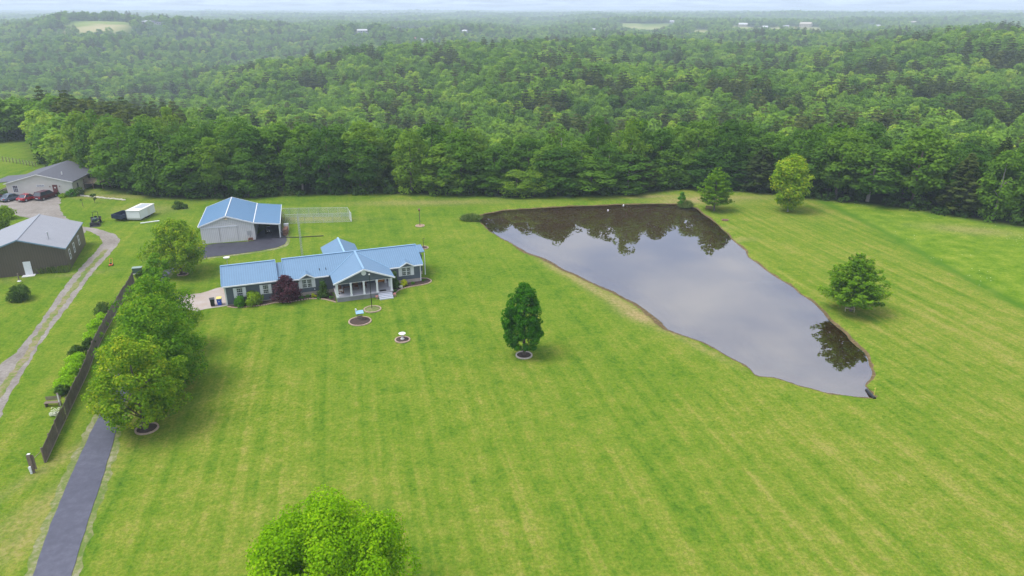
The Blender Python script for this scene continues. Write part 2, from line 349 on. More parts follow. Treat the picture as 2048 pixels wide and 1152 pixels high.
def height(X, Y):
    r, col = polar(X, Y)
    cx = np.interp(np.clip(col, 0, 2048), XK, np.arange(len(XK))); i0 = np.minimum(cx.astype(int), len(XK)-2); f = smooth(0, 1, cx-i0)
    rows = np.array([np.interp(r, RK, h) for h in HT]); idx = np.arange(len(r))
    z = rows[i0, idx]*(1-f)+rows[i0+1, idx]*f
    z = z+sines(X, Y, 260, 3)*smooth(200, 700, r)*4.5+sines(X, Y, 210, 13)*smooth(280, 480, r)*9+sines(X, Y, 900, 5)*smooth(900, 2500, r)*8+sines(X, Y, 1500, 17)*smooth(2200, 3500, r)*9+sines(X, Y, 90, 9)*smooth(170, 350, r)*1.6
    near = r < 700; w = np.ones(len(r))
    if near.any():
        sd = poly_sd(np.c_[X[near], Y[near]], CLEAR); w[near] = smooth(9, 34, sd)
    z = z*w
    fm = np.zeros(len(r))
    for c0, c1, r0, ln, y1, y0 in FIELDS:
        ca = math.cos(math.atan(((c0+c1)/2-1024)*math.cos(PITCH)/FPX)); zl = CAM_H-r0*ca*math.tan(dep(y1))-3; zh = CAM_H-(r0+ln)*ca*math.tan(dep(y0))
        q = (r-r0)/ln; a = smooth(c0-90, c0+4, col)*(1-smooth(c1-4, c1+90, col))*smooth(-.8, -.05, q)*(1-smooth(1.15, 3, q))
        z = z*(1-a)+a*(zl+(zh-zl)*np.clip(q, -.1, 1.1))
        edge = sines(X, Y, 60, 21)*.12
        fm = np.maximum(fm, ((col > c0+edge*40) & (col < c1+edge*40) & (q > -.45+edge) & (q < 1+edge)).astype(float))
    for px, py, r0, *_ in HOUSES:
        hx, hy = hpos(px, r0); zt = CAM_H-hy*math.tan(dep(py))-3.0; a = np.exp(-(((X-hx)**2+(Y-hy)**2)/(60.**2))); q = np.sqrt(-np.log(np.maximum(a, 1e-30)))
        a = np.where(q < .35, 1, np.exp(-((q-.35)**2)*1.6)); z = z+np.maximum(zt-z, 0)*a
    return z, fm
def axis(lo, hi, step, far, g, cap):
    a = list(np.arange(lo, hi+.01, step)); s_ = step; x = hi
    while x < far[1]: s_ = min(s_*g, cap); x += s_; a.append(x)
    s_ = step; x = lo
    while x > far[0]: s_ = min(s_*g, cap); x -= s_; a.insert(0, x)
    return np.array(a)
gx = axis(-84, 84, .8, (-9300, 9300), 1.06, 110); gy = axis(30, 152, .8, (-160, 9300), 1.06, 110)
GX, GY = np.meshgrid(gx, gy); PX, PY = GX.ravel(), GY.ravel()
GZ, FLD = height(PX, PY)
near = (np.abs(PX) < 120) & (PY > 30) & (PY < 170)
psd = np.full(len(PX), 99.); psd[near] = poly_sd(np.c_[PX[near], PY[near]], POND)
bank = psd+sines(PX, PY, 5, 31, 6)*.35
GZ = np.where(bank < 1.6, WATER_Z+np.where(bank > 0, .35*smooth(-.2, 1.6, bank)+.0, 0)-np.where(bank <= 0, .03+1.3*smooth(0, 9, -bank)+.25*smooth(0, 1, -bank), 0), GZ)
csd = np.full(len(PX), 99.); nr = np.hypot(PX, PY) < 900; csd[nr] = poly_sd(np.c_[PX[nr], PY[nr]], CLEAR)
forest = smooth(-1.5, 2, csd+sines(PX, PY, 12, 8)*1.2)*(1-FLD)
forest[np.hypot(PX, PY) >= 900] = (1-FLD)[np.hypot(PX, PY) >= 900]
MEADOW = [at(*p) for p in [(1640,404),(1700,432),(1760,462),(1860,520),(1960,574),(2048,618),(2200,700)]]+[(160,60),(160,200),(80,190)]
msd = poly_sd(np.c_[PX, PY], MEADOW); meadow = smooth(.5, -.5, msd+sines(PX, PY, 4, 40)*.4)
mline = np.exp(-((msd+.6)/1.1)**2)
# bare or dry ground: centre pixel, radii in metres, strength
dry = np.zeros(len(PX))
for x, y, a, b, rot, k in [(1280,632,3.6,1.5,-.9,1.3),(1168,566,11,1.0,-1.12,.95),(1248,611,7,1.4,-1.12,1.0),(1112,537,6,.8,-1.1,.8),(1400,694,6,.6,-1.0,.6),(1340,660,2.5,1.0,-.8,.8),(1400,400,9,3.0,.1,1.1),(1300,393,8,1.5,.1,.8),(1480,478,3,1.2,0,.45),(1440,455,2.6,1.2,0,.5),(860,405,16,2.2,.05,.55),(620,438,9,1.6,0,.6),(1940,460,8,3,-.3,.6),(90,1010,1.6,6,-.35,.5),(45,1080,1.6,5,-.35,.5),(150,900,.8,9,-.33,.5),(290,420,6,4,0,.5),(215,393,8,2,0,.7),(165,385,5,2,0,.5),(20,560,3,2,0,.2),(1475,395,7,2,0,.6),(160,548,4,1,.3,.5)]:
    cx, cy = at(x, y); dx, dy = PX-cx, PY-cy; u = dx*math.cos(rot)+dy*math.sin(rot); v = -dx*math.sin(rot)+dy*math.cos(rot)
    dry = np.maximum(dry, k*np.exp(-((u/a)**2+(v/b)**2)))
dry = np.clip(dry, 0, 1.2)
dam = smooth(0, -6, PX-(15+(130-PY)*.31))*(PY < 128)
shore = np.exp(-np.clip(bank, 0, 9)/.45)*(bank < 4); shore[bank < 0] = 1
near_side = (PX*0.55+PY*0.35 < 48)          # the dam side keeps a wider worn strip
shore = np.maximum(shore, .80*np.exp(-np.clip(bank, 0, 9)/2.2)*(bank < 6)*dam*smooth(72, 84, PY)*smooth(126, 112, PY))
nx = len(gx); ny = len(gy); ii = np.arange(nx*ny).reshape(ny, nx)
F = np.stack([ii[:-1,:-1], ii[:-1,1:], ii[1:,1:], ii[1:,:-1]], -1).reshape(-1, 4)

t = NT('ground'); A = lambda n: t.n('ShaderNodeAttribute', attribute_name=n).outputs['Fac']
p = t.pos(); mp = t.n('ShaderNodeMapping'); t.l(p, mp.inputs[0]); mp.inputs['Rotation'].default_value = (0, 0, R_(-13.5))
sp = t.n('ShaderNodeSeparateXYZ'); t.l(mp.outputs[0], sp.inputs[0])
n1 = t.noise(p, .055, 4); n2 = t.noise(p, .35, 5); n3 = t.noise(p, 2.2, 6, .7); n4 = t.noise(p, 7.0, 4, .8)
# mowing passes: bands about 1.9 m wide along the long axis of the lawn, uneven
st = t.n('ShaderNodeMapping'); t.l(mp.outputs[0], st.inputs[0]); st.inputs['Scale'].default_value = (1.0, .03, 1)
ns = t.noise(st.outputs[0], .55, 3, .65); ns2 = t.noise(st.outputs[0], 1.8, 2, .6)
wob = t.math('MULTIPLY', t.math('SUBTRACT', n1, .5), 3.0)
wave = t.math('MULTIPLY', t.math('SINE', t.math('MULTIPLY', t.math('ADD', sp.outputs[0], wob), 2*math.pi/1.9)), .5)
stripe = t.math('ADD', t.math('MULTIPLY', wave, .075), t.math('ADD', t.math('MULTIPLY', ns, .9), t.math('MULTIPLY', ns2, .35)))
wy_ = t.n('ShaderNodeMapRange'); wy_.inputs['From Min'].default_value = 95; wy_.inputs['From Max'].default_value = 42
wx_ = t.n('ShaderNodeMapRange'); wx_.inputs['From Min'].default_value = 15; wx_.inputs['From Max'].default_value = 50
amp = t.math('ADD', .5, t.math('MULTIPLY', t.math('MAXIMUM', wy_.outputs[0], wx_.outputs[0]), .5))
stripe = t.math('ADD', t.math('MULTIPLY', t.math('SUBTRACT', stripe, .62), amp), .62)
k = t.math('ADD', t.math('MULTIPLY', stripe, .50), t.math('ADD', t.math('MULTIPLY', n1, .24), t.math('ADD', t.math('MULTIPLY', n2, .30), t.math('MULTIPLY', n3, .26))))
spk = t.noise(p, 4.2, 6, .85); clp = t.noise(p, 1.1, 6, .7); spp = t.n('ShaderNodeSeparateXYZ'); t.l(p, spp.inputs[0])
# the near end and the right side of the lawn are drier
t.l(spp.outputs[1], wy_.inputs['Value'])
t.l(spp.outputs[0], wx_.inputs['Value'])
k = t.math('ADD', t.math('SUBTRACT', k, .035), t.math('ADD', t.math('MULTIPLY', wy_.outputs[0], .045), t.math('MULTIPLY', wx_.outputs[0], .05)))
k = t.math('ADD', k, t.math('MULTIPLY', t.math('SUBTRACT', clp, .5), .34))
lawn = t.ramp(k, [(.52,(.046,.108,.010)),(.61,(.078,.146,.012)),(.69,(.110,.170,.016)),(.78,(.155,.190,.026)),(.88,(.215,.21,.05))])
lawn = t.mix(t.math('MULTIPLY', t.math('SUBTRACT', n4, .35), 1.0, True), lawn, t.mix(1, lawn, (.62,.68,.6), 'MULTIPLY'))
mk = t.math('ADD', t.math('MULTIPLY', n2, .4), t.math('ADD', t.math('MULTIPLY', n3, .35), t.math('MULTIPLY', n4, .25)))
mead = t.ramp(mk, [(.36,(.050,.110,.006)),(.46,(.088,.165,.010)),(.54,(.140,.205,.018)),(.64,(.215,.240,.045))])
lawn = t.mix(1, lawn, t.ramp(spk, [(.36,(.66,.70,.60)),(.5,(1.03,1.03,1.03)),(.64,(1.36,1.32,1.3))]), 'MULTIPLY')
col = t.mix(A('meadow'), lawn, mead)
col = t.mix(t.math('MULTIPLY', A('mline'), .75), col, (.05,.125,.010))
vor = t.n('ShaderNodeTexVoronoi'); vor.inputs['Scale'].default_value = 1.5; t.l(p, vor.inputs['Vector'])
fl = t.math('MULTIPLY', t.math('LESS_THAN', vor.outputs['Distance'], .11), t.math('GREATER_THAN', t.noise(p, .16, 3), .56))
col = t.mix(t.math('MULTIPLY', fl, A('meadow')), col, (.45,.48,.36))
dk = t.math('MULTIPLY', A('dry'), t.math('ADD', t.math('MULTIPLY', n3, 1.6), -.1), True)
col = t.mix(dk, col, t.ramp(n3, [(.35,(.24,.17,.07)),(.6,(.32,.24,.13))]))
sk = t.math('GREATER_THAN', t.math('ADD', A('shore'), t.math('MULTIPLY', n3, .6)), .80)
bankc = t.ramp(n3, [(.3,(.075,.055,.028)),(.55,(.13,.095,.05)),(.7,(.21,.16,.09))])
bed = t.mix(A('dam'), t.ramp(n2, [(.3,(.20,.085,.018)),(.7,(.32,.14,.03))]), (.42,.30,.22))
spz = t.n('ShaderNodeSeparateXYZ'); t.l(p, spz.inputs[0])
col = t.mix(sk, col, bankc); col = t.mix(t.math('MULTIPLY', t.math('LESS_THAN', spz.outputs[2], WATER_Z-.05), A('pondbed')), col, bed)
fcol = t.ramp(n2, [(.3,(.025,.04,.012)),(.6,(.05,.07,.02))])
fcol = t.mix(A('far'), fcol, t.ramp(t.noise(p, .02, 6, .7), [(.35,(.03,.07,.02)),(.65,(.07,.12,.035))]))
col = t.mix(A('forest'), col, fcol)
fieldc = t.ramp(t.noise(p, .006, 3), [(.42,(.17,.22,.06)),(.55,(.32,.28,.15)),(.62,(.19,.25,.07))])
col = t.mix(A('field'), col, fieldc)
t.principled(col, .95, 0, bump=t.math('ADD', n3, n4), bstr=.5, bdist=.05)
rr = np.hypot(PX, PY)
me = npmesh('ground', np.c_[PX, PY, GZ], F, [t.m], smooth=True, pt_attr=dict(forest=forest, field=FLD, meadow=meadow, mline=mline*(1-forest), dry=dry, shore=shore, far=smooth(900, 1500, rr), dam=dam, pondbed=(psd < 2).astype(float)))
g = bpy.data.objects.new('ground', me); COL.objects.link(g); tag(g, kind='structure')

# ------------------------------------------------------------------ pond water (a level sheet; the bank cuts its edge)
bx = [min(q[0] for q in POND)-2, max(q[0] for q in POND)+2]; by = [min(q[1] for q in POND)-2, max(q[1] for q in POND)+2]
wx = np.arange(bx[0], bx[1]+1, 1.0); wy = np.arange(by[0], by[1]+1, 1.0); WX, WY = np.meshgrid(wx, wy); P2 = np.c_[WX.ravel(), WY.ravel()]
wsd = poly_sd(P2, POND); ii = np.arange(len(P2)).reshape(len(wy), len(wx))
Fw = np.stack([ii[:-1,:-1], ii[:-1,1:], ii[1:,1:], ii[1:,:-1]], -1).reshape(-1, 4); Fw = Fw[(wsd[Fw] < 1.3).any(1)]
t = NT('pond_water'); d = t.n('ShaderNodeAttribute', attribute_name='depth').outputs['Fac']
fr = t.n('ShaderNodeFresnel'); fr.inputs['IOR'].default_value = 3.2
gl = t.n('ShaderNodeBsdfGlossy'); gl.inputs['Roughness'].default_value = .012; gl.inputs['Color'].default_value = (.97,.98,1,1)
bp = t.n('ShaderNodeBump'); bp.inputs['Strength'].default_value = .012; bp.inputs['Distance'].default_value = .02; t.l(t.noise(t.pos(), 2.5, 3), bp.inputs['Height']); t.l(bp.outputs[0], gl.inputs['Normal'])
df = t.n('ShaderNodeBsdfDiffuse'); df.inputs['Color'].default_value = (.040,.026,.013,1)
tr = t.n('ShaderNodeBsdfTransparent'); tr.inputs['Color'].default_value = (.85,.72,.45,1)
m1 = t.n('ShaderNodeMixShader'); t.l(d, m1.inputs[0]); t.l(tr.outputs[0], m1.inputs[1]); t.l(df.outputs[0], m1.inputs[2])
m2 = t.n('ShaderNodeMixShader'); t.l(fr.outputs[0], m2.inputs[0]); t.l(m1.outputs[0], m2.inputs[1]); t.l(gl.outputs[0], m2.inputs[2]); t.l(m2.outputs[0], t.out.inputs[0])
me = npmesh('pond', np.c_[P2, np.full(len(P2), WATER_Z)], Fw, [t.m], pt_attr=dict(depth=np.where((P2[:,0] > 29) & (P2[:,1] < 100), .08+.92*smooth(0, 7, -wsd), .40+.60*smooth(0, 4, -wsd))))
o = bpy.data.objects.new('pond', me); COL.objects.link(o); tag(o, kind='structure')

# ------------------------------------------------------------------ roads and paved areas
def strip_mat(name, stops, scale, rough=.9, streak=None, bs=.3):
    t = NT(name); p = t.pos(); a = t.noise(p, scale, 6, .65); b = t.noise(p, scale*.12, 4)
    k = t.math('ADD', t.math('MULTIPLY', a, .55), t.math('MULTIPLY', b, .45))
    t.principled(t.ramp(k, stops), rough, .3, bump=a, bstr=bs, bdist=.02); return t.m
M['asphalt'] = strip_mat('fresh_asphalt', [(.30,(.048,.050,.070)),(.5,(.066,.068,.094)),(.66,(.092,.094,.125))], 1.6, .55, bs=.15)
M['asphaltdk'] = strip_mat('dark_asphalt', [(.35,(.028,.028,.038)),(.65,(.05,.05,.068))], 1.2, .55, bs=.15)
M['gravel'] = strip_mat('gravel', [(.35,(.125,.108,.09)),(.5,(.195,.175,.155)),(.65,(.26,.24,.22))], 2.5)
M['drygrass'] = strip_mat('dry_grass_strip', [(.42,(.085,.135,.018)),(.50,(.14,.16,.04)),(.57,(.20,.165,.09)),(.63,(.19,.175,.15))], 1.8)
M['shoulder'] = strip_mat('gravel_edge', [(.42,(.085,.135,.018)),(.52,(.15,.165,.055)),(.62,(.24,.225,.15))], 2.2)
M['concrete'] = strip_mat('stained_concrete', [(.35,(.30,.24,.19)),(.5,(.34,.29,.26)),(.65,(.37,.34,.33))], .6, .8)
def jag(poly, amp, step=.7, closed=True, seed=1):
    r = random.Random(seed); o = []; n = len(poly)
    for i in range(n if closed else n-1):
        a = Vector(poly[i]); b = Vector(poly[(i+1) % n]); m_ = max(1, int((b-a).length/step))
        for k in range(m_):
            q = a+(b-a)*k/m_; nr_ = Vector((-(b-a).y, (b-a).x)).normalized(); o.append(tuple(q+nr_*r.uniform(-amp, amp)))
    if not closed: o.append(tuple(poly[-1]))
    return o
def sheet(name, poly, z, m, parent=None, kind='structure', thick=0):
    from mathutils.geometry import tessellate_polygon
    n = len(poly); tri = [tuple(q) for q in tessellate_polygon([[Vector((x, y, 0)) for x, y in poly]])]
    def up(q): a, b_, c = (poly[k] for k in q); return q if (b_[0]-a[0])*(c[1]-a[1])-(b_[1]-a[1])*(c[0]-a[0]) > 0 else q[::-1]
    vs = [(x, y, z) for x, y in poly]; fs = [up(q) for q in tri]
    if thick: vs += [(x, y, -.04) for x, y in poly]; fs += [(k, k+n, (k+1) % n+n, (k+1) % n) for k in range(n)]
    me = bpy.data.meshes.new(name); me.from_pydata(vs, [], fs); me.materials.append(m)
    o = bpy.data.objects.new(name, me); COL.objects.link(o); o.parent = parent
    if kind: o['kind'] = kind
    return o
def both(l, r, amp=.06, seed=3):
    return jag(l, amp, closed=False, seed=seed)+jag(r[::-1], amp, closed=False, seed=seed+1)
DL = [(-31.2,30)]+[at(*q) for q in [(66,1152),(100,1052),(143,950),(180,868),(206,818)]]+[(-45.8,72),(-49.4,82),(-52.2,89),(-54.4,96),(-56.2,103),(-56.4,109),(-54.6,113.4)]
DR = [(-28.3,30)]+[at(*q) for q in [(143,1152),(174,1050),(207,950),(230,872),(246,815)]]+[(-42.8,71),(-46.4,81.3),(-49.2,88.2),(-51.5,95.2),(-53.2,102),(-53.0,106.8),(-50.8,109.2)]
def off(line, d):
    o = []
    for i, q in enumerate(line):
        a = Vector(line[max(0, i-1)]); b = Vector(line[min(len(line)-1, i+1)]); n_ = Vector(((b-a).y, -(b-a).x)).normalized(); o.append(tuple(Vector(q)+n_*d))
    return o
sheet('gravel_verge', both(off(DL, -.6), off(DR, .55), .2), .010, M['shoulder'])
z2 = lambda x, y: at(380+x/4.268, 370+y/4.268)
z1 = lambda x, y: at(x/3.6, 280+y/3.6)
sheet('driveway', both(DL, DR, .03), .05, M['asphalt'], thick=.05)
APR = [(-55.2,113.6),z2(100,520),z2(240,500),z2(545,482),z2(560,430),z2(700,340),z2(765,310),z2(800,400),z2(828,470),z2(810,505),z2(740,535),z2(600,562),z2(400,590),z2(200,612),z2(70,632),(-53.4,107.6)]
sheet('gravel_apron_edge', jag([z2(545,470),z2(700,340),z2(790,305),z2(835,400),z2(856,470),z2(840,515),z2(760,548),z2(600,575),z2(400,602),z2(200,626),z2(40,646),z2(60,560)], .12), .016, M['shoulder'])
sheet('asphalt_apron', jag(APR, .04), .055, M['asphaltdk'], thick=.05)
sheet('concrete_pad', jag([z2(0,935),z2(90,925),z2(160,905),z2(215,885),z2(262,874),z2(285,872),z2(320,1030),z2(250,1042),z2(130,1060),z2(60,1078),(-49.0,90.0),(-50.9,93.6)], .02), .03, M['concrete'], thick=.03)
GL = [at(*q) for q in [(-120,880),(-40,760),(0,726),(28,705),(60,668),(92,622),(116,588),(140,556),(168,524),(192,500),(202,486),(196,474),(184,466),(172,462),(150,458),(125,455)]]
GR = [at(*q) for q in [(-60,960),(-20,880),(0,850),(20,800),(48,752),(82,690),(112,650),(150,600),(178,560),(200,532),(225,505),(238,490),(243,478),(232,468),(212,461),(192,456),(172,453),(150,448)]]
GL2 = GL
sheet('gravel_lane', both(off(GL, .22), off(GR, -.22), .12), .008, M['gravel'])
ctr = [at(*q) for q in [(-88,918),(-28,815),(2,785),(24,751),(54,710),(88,655),(115,618),(146,577),(174,541),(199,514),(212,499)]]
sheet('grass_strip_in_lane', both(off(ctr, -.4), off(ctr, .4), .18, 9), .014, M['drygrass'])
sheet('gravel_parking', jag([z1(-60,430),z1(30,452),z1(100,395),z1(250,388),z1(330,392),z1(432,408),z1(436,440),z1(425,480),z1(440,520),z1(520,600),z1(640,640),z1(560,700),z1(360,600),z1(170,556),z1(70,520),z1(60,480),z1(-60,500)], .25), .012, M['gravel'])
# ------------------------------------------------------------------ blue-roofed house (local: x along the front, y to the back)
HA = R_(20.3); HO = (-39.49, 89.28)
def hloc(u, v, z=0): return (HO[0]+u*math.cos(HA)-v*math.sin(HA), HO[1]+u*math.sin(HA)+v*math.cos(HA), z)
H = thing('ranch_house', 'long grey ranch house with light blue metal roof and columned front porch', 'house', (HO[0], HO[1], 0), HA)
def wallbox(b, x0, x1, y0, y1, z0, z1): b.box(x0, x1, y0, y1, z0, z1)
def gable_y(b, x0, x1, y, zb, zt, t=.12):   # triangle facing -y
    b.slab([(x0,y,zb),(x1,y,zb),((x0+x1)/2,y,zt)], (0,t,0))
# walls: garage wing, link, main block, side bay
b = MB(); b.box(0,7.0,0,8.0,.15,2.95); b.slab([(0,0,2.95),(0,8,2.95),(0,4.1,4.3)], (.12,0,0)); b.slab([(6.88,0,2.95),(6.88,8,2.95),(6.88,4.1,4.3)], (.12,0,0)); b.build('garage_wing_wall', M['siding'], H)
b = MB(); b.box(7.0,8.3,.8,7.4,.15,2.7); b.build('link_wall', M['siding'], H)
b = MB(); b.box(8.3,27.45,.02,8.2,.55,2.72); b.slab([(8.3,.02,2.72),(8.3,8.2,2.72),(8.3,4.1,4.35)], (.12,0,0)); b.slab([(27.33,.02,2.72),(27.33,8.2,2.72),(27.33,4.1,4.35)], (.12,0,0)); b.build('main_wall', M['siding'], H)
b = MB(); b.box(27.45,28.4,2.9,6.6,.55,3.2); b.build('side_bay_wall', M['siding'], H)
b = MB(); b.box(8.33,27.42,.05,8.17,0,.55); b.box(.03,6.97,.03,7.97,0,.15); b.box(7,8.3,.83,7.37,0,.15); b.box(27.42,28.37,2.95,6.55,0,.55); b.build('foundation', M['block'], H)
# roofs
def gable_x(b, x0, x1, yf, yr, yb, ze, zr, th=.14):
    b.slab([(x0,yf,ze),(x1,yf,ze),(x1,yr,zr),(x0,yr,zr)], (0,0,-th)); b.slab([(x0,yb,ze),(x0,yr,zr),(x1,yr,zr),(x1,yb,ze)], (0,0,-th))
ZE, ZR, YR = 2.82, 4.52, 4.15
b = MB(); gable_x(b, -.3, 7.05, -.42, 4.1, 8.5, 3.02, 4.48); b.build('garage_roof', M['roofx'], H)
b = MB(); gable_x(b, 7.05, 8.02, .3, 4.1, 7.8, 2.85, 4.02, .12); b.build('link_roof', M['roofx'], H)
b = MB(); gable_x(b, 8.0, 27.75, -.38, YR, 8.6, ZE, ZR); RM = b.build('main_roof', M['roofx'], H)
def sl(y): return ZE+(ZR-ZE)*(y+.38)/(YR+.38)
b = MB(); b.slab([(27.76,2.35,sl(2.35)-.01),(28.75,2.35,sl(2.35)-.01),(28.55,YR-.1,sl(YR-.1)-.01),(27.76,YR-.1,sl(YR-.1)-.01)], (0,0,-.12)); b.slab([(27.76,YR-.1,sl(YR-.1)-.01),(28.55,YR-.1,sl(YR-.1)-.01),(28.75,6.8,sl(1.5)),(27.76,6.8,sl(1.5))], (0,0,-.12)); b.build('side_bay_roof', M['roofx'], H)
b = MB()
for x0, x1, y, z, zr, yr in ((-.3,7.05,-.42,3.02,4.48,4.1),(8.0,27.75,-.38,ZE,ZR,YR)):
    b.bar((x0,yr,zr+.04),(x1,yr,zr+.04),.3,.07)
b.bar((-.32,-.42,3.04),(-.32,4.1,4.5),.06,.16); b.bar((7.07,-.42,3.04),(7.07,4.1,4.5),.05,.16); b.bar((27.78,-.38,ZE+.01),(27.78,YR,ZR+.01),.06,.18); b.bar((7.97,-.38,ZE+.01),(7.97,YR,ZR+.01),.06,.2)
b.build('ridge_cap', M['rooftrim'], H)
b = MB()
for q in ((-.3,7.05,-.54,-.43,2.84,3.0),(8.0,14.0,-.50,-.39,2.64,2.80),(22.6,27.75,-.50,-.39,2.64,2.80)): b = MB(); b.box(*q); b.build('gutter', M['white'], H)
b = MB(); b.box(28.62,28.74,2.3,2.42,.1,3.6); b.build('downspout', M['white'], H)
for q in ((-.02,.14,-.04,.1,.1,2.9),(8.28,8.4,-.03,.09,.3,2.7),(27.36,27.5,-.03,.11,.1,2.7),(-.03,.09,.5,.62,.1,2.9)): b = MB(); b.box(*q); b.build('corner_trim', M['white'], H)
# porch gable over the front
PX0, PX1, PYF = 14.2, 22.75, -4.2; PXC = (PX0+PX1)/2; PZE, PZR = 2.80, 4.50
yv = YR-(ZR-PZR)/(ZR-ZE)*(YR+.38)
def ysl(z): return -.38+(z-ZE)/(ZR-ZE)*(YR+.38)
b = MB()
b.slab([(PX0,PYF,PZE),(PXC,PYF,PZR),(PXC,ysl(PZR)+.02,PZR+.012),(PX0,ysl(PZE)-.03,PZE+.012)], (0,0,-.12))
b.slab([(PX1,PYF,PZE),(PX1,ysl(PZE)-.03,PZE+.012),(PXC,ysl(PZR)+.02,PZR+.012),(PXC,PYF,PZR)], (0,0,-.12)); b.build('porch_roof', M['roofy'], H)
b = MB(); b.bar((PXC,PYF-.02,PZR+.05),(PXC,ysl(PZR)-.05,PZR+.05),.28,.07)
for x in (PX0, PX1): b.bar((x,ysl(PZE)+.1,PZE+.05),(PXC,ysl(PZR)-.0,PZR+.05),.09,.05)
b.build('ridge_cap', M['rooftrim'], H)
b = MB(); b.bar((PX0-.05,PYF-.06,PZE-.08),(PXC,PYF-.06,PZR-.08),.1,.2); b.bar((PX1+.05,PYF-.06,PZE-.08),(PXC,PYF-.06,PZR-.08),.1,.2)
b.box(PX0+.02,PX0+.14,PYF+.1,-.55,PZE-.22,PZE-.14); b.box(PX1-.14,PX1-.02,PYF+.1,-.55,PZE-.22,PZE-.14); b.build('porch_fascia', M['white'], H)
b = MB(); b.slab([(PX0+.5,PYF+.3,2.62),(PX1-.5,PYF+.3,2.62),(PX1-.5,PYF+.3,2.86),(PXC,PYF+.3,PZR-.18),(PX0+.5,PYF+.3,2.86)], (0,.12,0)); b.box(PX0+.4,PX0+.6,PYF+.3,-.4,2.45,2.66); b.box(PX1-.6,PX1-.4,PYF+.3,-.4,2.45,2.66); b.build('porch_gable', M['siding'], H)
b = MB(); b.tube((PXC,PYF+.31,3.82),(PXC,PYF+.22,3.82),.34,n=16); b.tube((PXC,PYF+.215,3.82),(PXC,PYF+.2,3.82),.22,n=16); b.build('gable_vent', M['white'], H)
b = MB(); b.box(PX0+.3,PX1-.3,PYF+.05,-2.0,.62,.72); b.box(PX0+.3,PX1-.3,-2.0,0,.62,.718); b.build('porch_floor', M['deck'], H)
b = MB(); b.box(PX0+.35,PX1-.35,PYF+.1,-.02,0,.615); b.build('porch_skirt', M['skirt'], H)
b = MB(); b.box(PX0+.5,PX1-.5,PYF+.3,-.05,2.55,2.6); b.build('porch_ceiling', M['offwhite'], H)
for x, y in ((14.66,PYF+.25),(16.55,PYF+.25),(18.35,PYF+.25),(20.2,PYF+.25),(22.25,PYF+.25),(14.66,-2.6),(22.25,-2.3),(22.0,-.6)):
    b = MB(); b.box(x-.12,x+.12,y-.12,y+.12,.72,2.62); b.box(x-.17,x+.17,y-.17,y+.17,.72,.86); b.box(x-.16,x+.16,y-.16,y+.16,2.5,2.63); b.build('porch_column', M['white'], H)
b = MB()
for i in range(4): b.box(20.25,22.2,PYF-.05-.28*(i+1)+.28,PYF-.05+.05-.28*i-.0-.05,0,.58-.15*i) if False else b.box(20.25,22.2,PYF-.02-.28*(i+1),PYF-.02-.28*i-.003,0,.58-.145*i)
b.build('porch_steps', M['steps'], H)
b = MB(); b.box(20.6,21.5,PYF+.3,PYF+.85,.72,.745); b.build('doormat', M['black'], H)
# windows
def window(x, y, zb, w, h, sh=.42, pair=False, parent=H, facing=0, mat=None):
    b = MB()
    n = 2 if pair else 1; ww = w/n
    for i in range(n):
        a = x+i*ww; f = .06
        b.box(a,a+ww,y-.06,y-.005,zb,zb+f); b.box(a,a+ww,y-.06,y-.005,zb+h-f,zb+h); b.box(a,a+f,y-.06,y-.005,zb+f,zb+h-f); b.box(a+ww-f,a+ww,y-.06,y-.005,zb+f,zb+h-f)
        b.box(a+f,a+ww-f,y-.055,y-.005,zb+h/2-.035,zb+h/2+.035)
        for q in (1,2): b.box(a+ww*q/3-.012,a+ww*q/3+.012,y-.05,y-.005,zb+f,zb+h-f)
        for q in (.25,.75): b.box(a+f,a+ww-f,y-.049,y-.005,zb+h*q-.012,zb+h*q+.012)
    if pair: b.box(x+w/2-.07,x+w/2+.07,y-.062,y-.004,zb,zb+h)
    fr = b.build('window', M['white'], parent)
    b = MB(); b.box(x+.03,x+w-.03,y-.03,y-.002,zb+.03,zb+h-.03); b.build('pane', M['glass'], fr)
    if sh:
        for x0 in (x-sh-.02, x+w+.02):
            b = MB(); b.box(x0,x0+sh,y-.05,y-.003,zb-.05,zb+h+.05)
            for k in range(9): b.box(x0+.05,x0+sh-.05,y-.062,y-.05,zb+.06+k*(h-.1)/9,zb+.06+(k+.55)*(h-.1)/9)
            b.build('shutter', M['white'], parent)
    return fr
window(1.5,0,1.05,.8,1.35,.40); window(4.95,0,1.1,.75,1.3,.38)
window(10.25,.02,1.22,1.35,1.25,.46,True); window(24.6,.02,1.22,1.35,1.25,.46,True)
# wall at the back of the porch
b = MB(); b.box(14.6,22.2,-2.0+1.95,-.02,.72,2.55); b.build('porch_wall', M['siding'], H)
for x in (15.0,16.2,19.3): window(x,-.05,1.3,.55,.95,.25)
window(17.6,-.05,1.1,.6,1.2,.0)
b = MB(); b.box(20.55,20.65,-.13,-.055,.72,2.5); b.box(21.95,22.05,-.13,-.055,.72,2.5); b.box(20.65,21.95,-.13,-.055,2.4,2.5); dfm = b.build('door_frame', M['white'], H)
b = MB(); b.box(20.66,21.94,-.10,-.056,.74,2.39); dd = b.build('front_door', M['stainglass'], H)
b = MB(); b.box(21.0,21.6,-.13,-.10,1.2,2.2); b.build('door_pane', M['darkwood'], dd)
